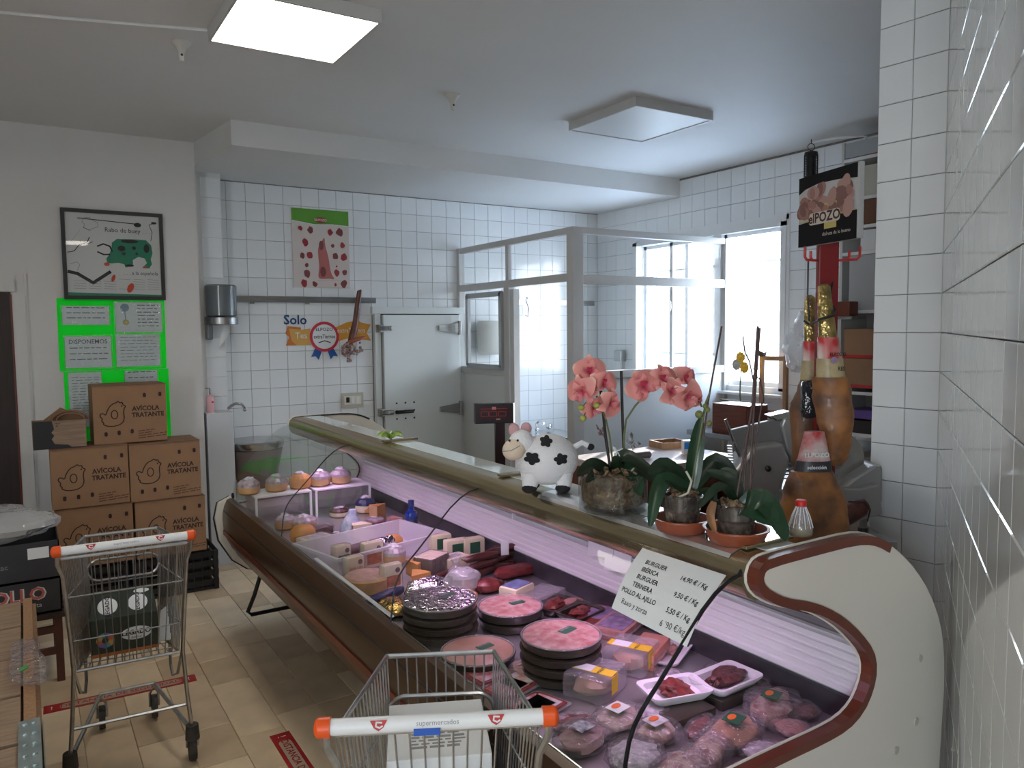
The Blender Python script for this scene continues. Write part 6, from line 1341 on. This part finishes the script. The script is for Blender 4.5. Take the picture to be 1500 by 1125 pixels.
b.keep = True; b.build('ham_picture', [mk('slice_pink', (.26, .12, .10), .5), mk('slice_rose', (.33, .19, .16), .5), mk('slice_dark', (.16, .07, .06), .5), M_paper], sg)
b = B(); b.flat([U_(.02, .34), U_(.97, .385), U_(.97, .40), U_(.02, .355)], FO(.0032)); b.flat([U_(.46, .20), U_(.66, .20), U_(.66, .56), U_(.46, .56)], FO(.0033)); b.keep = True; b.build('gold_field', mk('sign_gold', (.42, .34, .10), .5), sg)
b = B(); b.flat(rrect(SW*.52, SH_*.17, SH_*.05, U_(.46, .37)), FO(.0038)); b.m = 1; b.text('elPOZO', SH_*.19, FO(.0044) @ Matrix.Translation((*U_(.46, .37), 0)), bold=.03, wide=1.0); b.m = 0; b.text('disfruta de lo bueno', SH_*.07, FO(.004) @ Matrix.Translation((*U_(.66, .13), 0))); b.keep = True; b.build('logo', [mk('sign_cream', (.50, .44, .38), .5), M_ink], sg)
# hams
M_ham = mk('ham_skin', (.38, .15, .04), .5, scale=13, col2=(.11, .05, .028), detail=8, bump=.4, bscale=22, coat=.1); M_ham2 = mk('ham_skin_dark', (.24, .10, .035), .5, scale=12, col2=(.09, .05, .035), detail=8, bump=.4, bscale=22, coat=.1)
M_hlab = mk('ham_label', (.70, .66, .60), .4, scale=14, col2=(.50, .03, .03), detail=1); M_hgold = mk('ham_label_gold', (.50, .40, .22), .4, noise=.3, scale=20); M_gf = mk('gold_wrap', (.48, .36, .14), .3, metal=.9, bump=1, bscale=45, noise=.4, scale=30)
def ham(d, secs, lb, mats_, ry=.75, extra=None):
    k = d/FPX; c0 = dp((secs[0][1]+secs[0][2])/2, secs[0][0], d); e = empty('cured_ham', c0, -YAW, lb, 'ham', 'hams hanging on the red stand')
    def sec(y, xl, xr, f=1, g_=0): 
        p = dp((xl+xr)/2, y, d); q = Matrix.Rotation(YAW, 3, 'Z') @ (p-c0); w_ = (xr-xl)/2*k+g_; return (q, w_, w_*ry*f)
    parts = {}
    for s_ in secs: parts.setdefault(s_[3], []).append(s_)
    order = []; 
    for s_ in secs:
        if s_[3] not in order: order.append(s_[3])
    for gi, nm in enumerate(order):
        L_ = [sec(*s_[:3], g_=(.003 if 'label' in nm else 0)) for s_ in parts[nm]]
        if gi+1 < len(order): L_.append(sec(*parts[order[gi+1]][0][:3]))
        if nm in ('skin',) or len(parts[nm]) > 4: 
            L2 = []
            for i in range(len(L_)-1):
                for t in (0, .25, .5, .75): L2.append((L_[i][0].lerp(L_[i+1][0], t), L_[i][1]*(1-t)+L_[i+1][1]*t, L_[i][2]*(1-t)+L_[i+1][2]*t))
            L2.append(L_[-1]); L_ = L2
        b = B().loft(L_, 28)
        if nm == 'skin':
            cz_ = sum((v.z for v in b.v), 0)/len(b.v)
            b.v = [v+Vector((noise.noise(v*9+Vector((gi, d*7, 0)))*.020, noise.noise(v*9+Vector((5, d*3, 2)))*.020, 0))+Vector((noise.noise(v*28)*.006, noise.noise(v*28+Vector((3, 1, 4)))*.006, 0)) for v in b.v]
        b.build('wrapper' if nm == 'foil' else 'band' if 'label' in nm else 'skin', mats_[nm], e, smooth=True, ang=60)
    return e, k
hb = mk('ham_black_label', (.03, .03, .035), .4); hr = mk('ham_red_label', (.42, .03, .03), .4, scale=16, col2=(.60, .52, .50), detail=4)
M_ = {'foil': M_gf, 'label': M_hlab, 'labelg': M_hgold, 'skin': M_ham, 'labelb': hb, 'labelr': hr}
h2, k_ = ham(2.72, [(432, 1183, 1189, 'foil'), (436, 1179, 1194, 'foil'), (470, 1178, 1195, 'foil'), (500, 1178, 1196, 'label'), (528, 1176, 1198, 'labelg'), (556, 1172, 1202, 'skin'), (590, 1163, 1204, 'skin'), (640, 1158, 1204, 'skin'), (675, 1162, 1200, 'skin'), (692, 1172, 1192, 'skin')], 'ham hanging at the back left with narrow gold wrapped shank', {**M_, 'skin': M_ham2})
h1, k_ = ham(2.50, [(416, 1203, 1212, 'foil'), (420, 1198, 1216, 'foil'), (460, 1198, 1221, 'foil'), (494, 1199, 1226, 'label'), (525, 1198, 1233, 'labelg'), (552, 1196, 1238, 'skin'), (580, 1194, 1243, 'skin'), (620, 1197, 1247, 'skin'), (650, 1204, 1248, 'skin'), (672, 1211, 1245, 'skin'), (682, 1218, 1236, 'skin')], 'ham hanging at the front right with broad gold wrapped shank', M_)
q = dp(1213, 518, 2.50); fo = Matrix.Rotation(YAW, 3, 'Z') @ (q-h1.location)
b = B(); b.prism(disc(.011, 16), .002, frame3((fo.x+.005, fo.y-.036, fo.z-.02), (1, 0, 0), (0, 0, 1))); b.build('seal', M_plab, h1); b = B(); b.text('ELPOZO', .016, frame3((fo.x+.018, fo.y-.0345, fo.z-.002), (1, .25, 0), (0, 0, 1)), bold=.02); b.text('RES', .018, frame3((fo.x+.03, fo.y-.034, fo.z-.048), (1, .35, 0), (0, 0, 1)), bold=.02); b.keep = True; b.build('lettering', M_ink, h1)
h3, k_ = ham(2.38, [(632, 1180, 1206, 'labelr'), (674, 1168, 1216, 'labelb'), (689, 1163, 1218, 'skin'), (705, 1155, 1226, 'skin'), (735, 1147, 1235, 'skin'), (770, 1148, 1239, 'skin'), (810, 1152, 1238, 'skin'), (838, 1165, 1228, 'skin'), (852, 1185, 1212, 'skin')], 'lowest and widest ham, orange brown, just behind the counter end', M_, .62)
q = dp(1190, 664, 2.38); fo = Matrix.Rotation(YAW, 3, 'Z') @ (q-h3.location)
b = B(); b.text('ELPOZO', .020, frame3((fo.x, fo.y-.0365, fo.z), (1, 0, 0), (0, 0, 1)), bold=.03); b.text('selección', .016, frame3((fo.x, fo.y-.038, fo.z-.038), (1, 0, 0), (0, 0, 1)), bold=.02); b.keep = True; b.build('lettering', M_paper, h3)
b = B(); a = [dp(1178, 470, 2.66), dp(1186, 476, 2.64), dp(1200, 468, 2.46), dp(1222, 462, 2.46), dp(1224, 455, 2.50), dp(1215, 440, 2.6), dp(1225, 380, 2.64)]; b.tube(a, .004, 6); b.tube([dp(1184, 380, 2.64), dp(1183, 430, 2.68), dp(1185, 470, 2.66)], .003, 6); b.tube([dp(1200, 690, 2.5), dp(1205, 600, 2.55), dp(1208, 500, 2.6)], .003, 5)
T(b.build('black_strap', M_black, smooth=True), 'black strap tying the gold wrapped ham shanks to the stand', 'strap')
b = B().box(dp(1185, 585, 2.60), (.05, .05, .13), ch=.02, rz=-YAW); T(b.build('black_wrap', mk('black_film', (.02, .02, .025), .2, bump=.8, bscale=40)), 'black crumpled wrapping between the two hanging hams', 'wrapping')
e = empty('brown_ham_leg', dp(1236, 752, 2.75), -YAW, 'brown pipe like leg of cured meat with black cord right of the lowest ham', 'ham'); Rm = Matrix.Rotation(PI/2-.55, 3, 'Y'); B().loft([((-.07, 0, -.06), .02, .02, Rm), ((-.05, 0, -.045), .034, .03, Rm), ((.06, 0, .02), .034, .03, Rm), ((.08, 0, .035), .02, .02, Rm)], 16).build('meat', M_chor, e, smooth=True); B().tube([(.0, -.035, .05), (.05, -.04, .05), (.08, -.03, .02), (.085, 0, -.03)], .003, 6).build('cord', M_black, e)
# shelf unit on the window wall
SX = 4.80
e = empty('wall_shelves', (4.96, 2.86, 1.0), 0, 'white shelf unit full of boxes between the pillar and the window', 'shelves'); B().box((0, .45, 1.0), (.32, .02, 1.98)).build('side_panel', M_alu, e); B().box((.15, 0, 1.0), (.015, .9, 1.98)).build('back_panel', M_alu, e); B().box((0, -.45, 1.0), (.32, .02, 1.98)).build('side_panel', M_alu, e)
ZS = (1.0, 1.285, 1.84, 2.235, 2.41, 2.60, 2.865)
for z in ZS: B().box((0, 0, z-1.0), (.32, .88, .022)).build('shelf', M_white, e)
B().box((-.165, .2, 1.93), (.006, .45, .10)).build('top_panel', M_alud, e)
def shelfbox(nm, y, z, d, m, lb, cat='box', txt=None, band=None, cap=None):
    q = empty(nm, (SX+d[0]/2+.005, y, z+.0115), 0, lb, cat, 'boxes on the white shelf unit' if cat == 'box' else None); B().box((0, 0, d[2]/2), d, ch=.004).build('body', m, q)
    if band: B().box((0, 0, .012), (d[0]+.003, d[1]+.003, .022)).build('band', band, q)
    if txt: b = B(); b.text(txt, .04, frame3((-d[0]/2-.003, 0, d[2]*.6), (0, -1, 0), (0, 0, 1)), bold=.02); b.keep = True; b.build('lettering', M_redink if nm == 'brown_box' else M_ink, q)
shelfbox('brown_box', 3.02, 2.41, (.24, .26, .165), mk('brown_card', (.14, .055, .03), .6), 'small brown box with red lettering high on the shelves', txt='el')
shelfbox('white_carton_box', 3.08, 1.84, (.26, .34, .37), mk('grey_white_card', (.42, .43, .44), .5), 'tall pale grey box with small printed label on the shelves'); shelfbox('carton', 3.10, 1.31, (.26, .36, .20), M_card, 'lower brown carton with red base stripe on the shelves', band=M_redink)
shelfbox('carton', 3.10, 1.513, (.26, .36, .20), M_card, 'upper brown carton with red base stripe, stacked on its twin', band=M_redink)
shelfbox('purple_folder', 3.10, 1.10, (.24, .34, .06), mk('purple', (.10, .05, .25), .4), 'purple folder lying on the lowest shelf stack', 'folder'); shelfbox('dark_folder', 3.10, 1.0, (.25, .36, .09), M_black, 'black binder under the purple folder', 'folder'); shelfbox('white_bowl_box', 3.02, 2.235, (.22, .30, .14), M_white, 'rounded white tub beneath the small brown box', 'tub')
shelfbox('pale_box', 3.05, 2.60, (.24, .30, .20), M_cap, 'cream box on the second shelf from the top'); shelfbox('red_lid_box', 3.0, 2.865, (.2, .24, .05), M_redink, 'flat red item on the top shelf', 'lid')
b = B().lathe([(.035, 0), (.035, .07), (.015, .09), (.015, .10)], (4.86, 3.05, 1.726), 14); bo_ = T(b.build('water_bottle', M_clear, smooth=True), 'short clear bottle with green cap on top of the stacked cartons', 'bottle'); B().lathe([(.03, .10), (.03, .125)], (4.86, 3.05, 1.726), 14).build('cap', mk('teal_cap', (.01, .12, .10), .4), bo_)
b = B().box((4.72, 3.20, 1.86), (.10, .10, .10), ch=.01); T(b.build('small_wall_box', M_brown), 'small brown box at the left end of the grey box shelf', 'box'); b = B().box((4.79, 3.23, 1.80), (.16, .14, .02)); T(b.build('bracket_shelf', M_alud), 'tiny bracket shelf holding the small brown box', 'shelf')
# insect lamp on the ceiling by the window
pz = at(1188, 207, 2, CEIL); 
e = empty('insect_lamp', (pz.x-.05, pz.y-.04, 3.10), -YAW, 'black lantern shaped insect lamp hanging from the ceiling', 'lamp'); dz = (Vector(e.location)-OC).dot(FW); kz = dz/FPX
B().tube([(0, 0, 0), (0, 0, -.03)], .004, 6).build('hook', M_black, e); B().tube([(.025*math.cos(a*PI/8), 0, -.055+.025*math.sin(a*PI/8)) for a in range(16)], .003, 5, closed=True).build('ring', M_black, e)
zt_, zl = -.085, -.30; B().lathe([(.02, 0), (.045, -.008), (.048, -.03), (.04, -.032)], (0, 0, zt_), 20).build('cap', M_black, e, smooth=True); B().lathe([(.048, .035), (.05, .01), (.045, 0)], (0, 0, zl), 20).build('base', M_black, e, smooth=True); B().lathe([(.03, zl+.03), (.03, zt_-.03)], (0, 0, 0), 14).build('core', M_black, e, smooth=True)
for i in range(14): a = 2*PI*i/14; B().tube([(.047*math.cos(a), .047*math.sin(a), zl+.03), (.047*math.cos(a), .047*math.sin(a), zt_-.03)], .0025, 4).build('bar', M_black, e)
for i in range(9): B().tube([(.048*math.cos(a*PI/8), .048*math.sin(a*PI/8), zl+.045+i*.018) for a in range(16)], .002, 4, closed=True).build('ring_bar', M_black, e)
b = B().tube([(pz.x, pz.y, 3.092), (5.0, 3.5, 3.092), (5.1, 3.34, 3.08), (5.1, 3.34, 2.6)], .010, 6); T(b.build('cable_duct', M_white), 'white cable duct from the insect lamp to the shelf unit', 'cable')
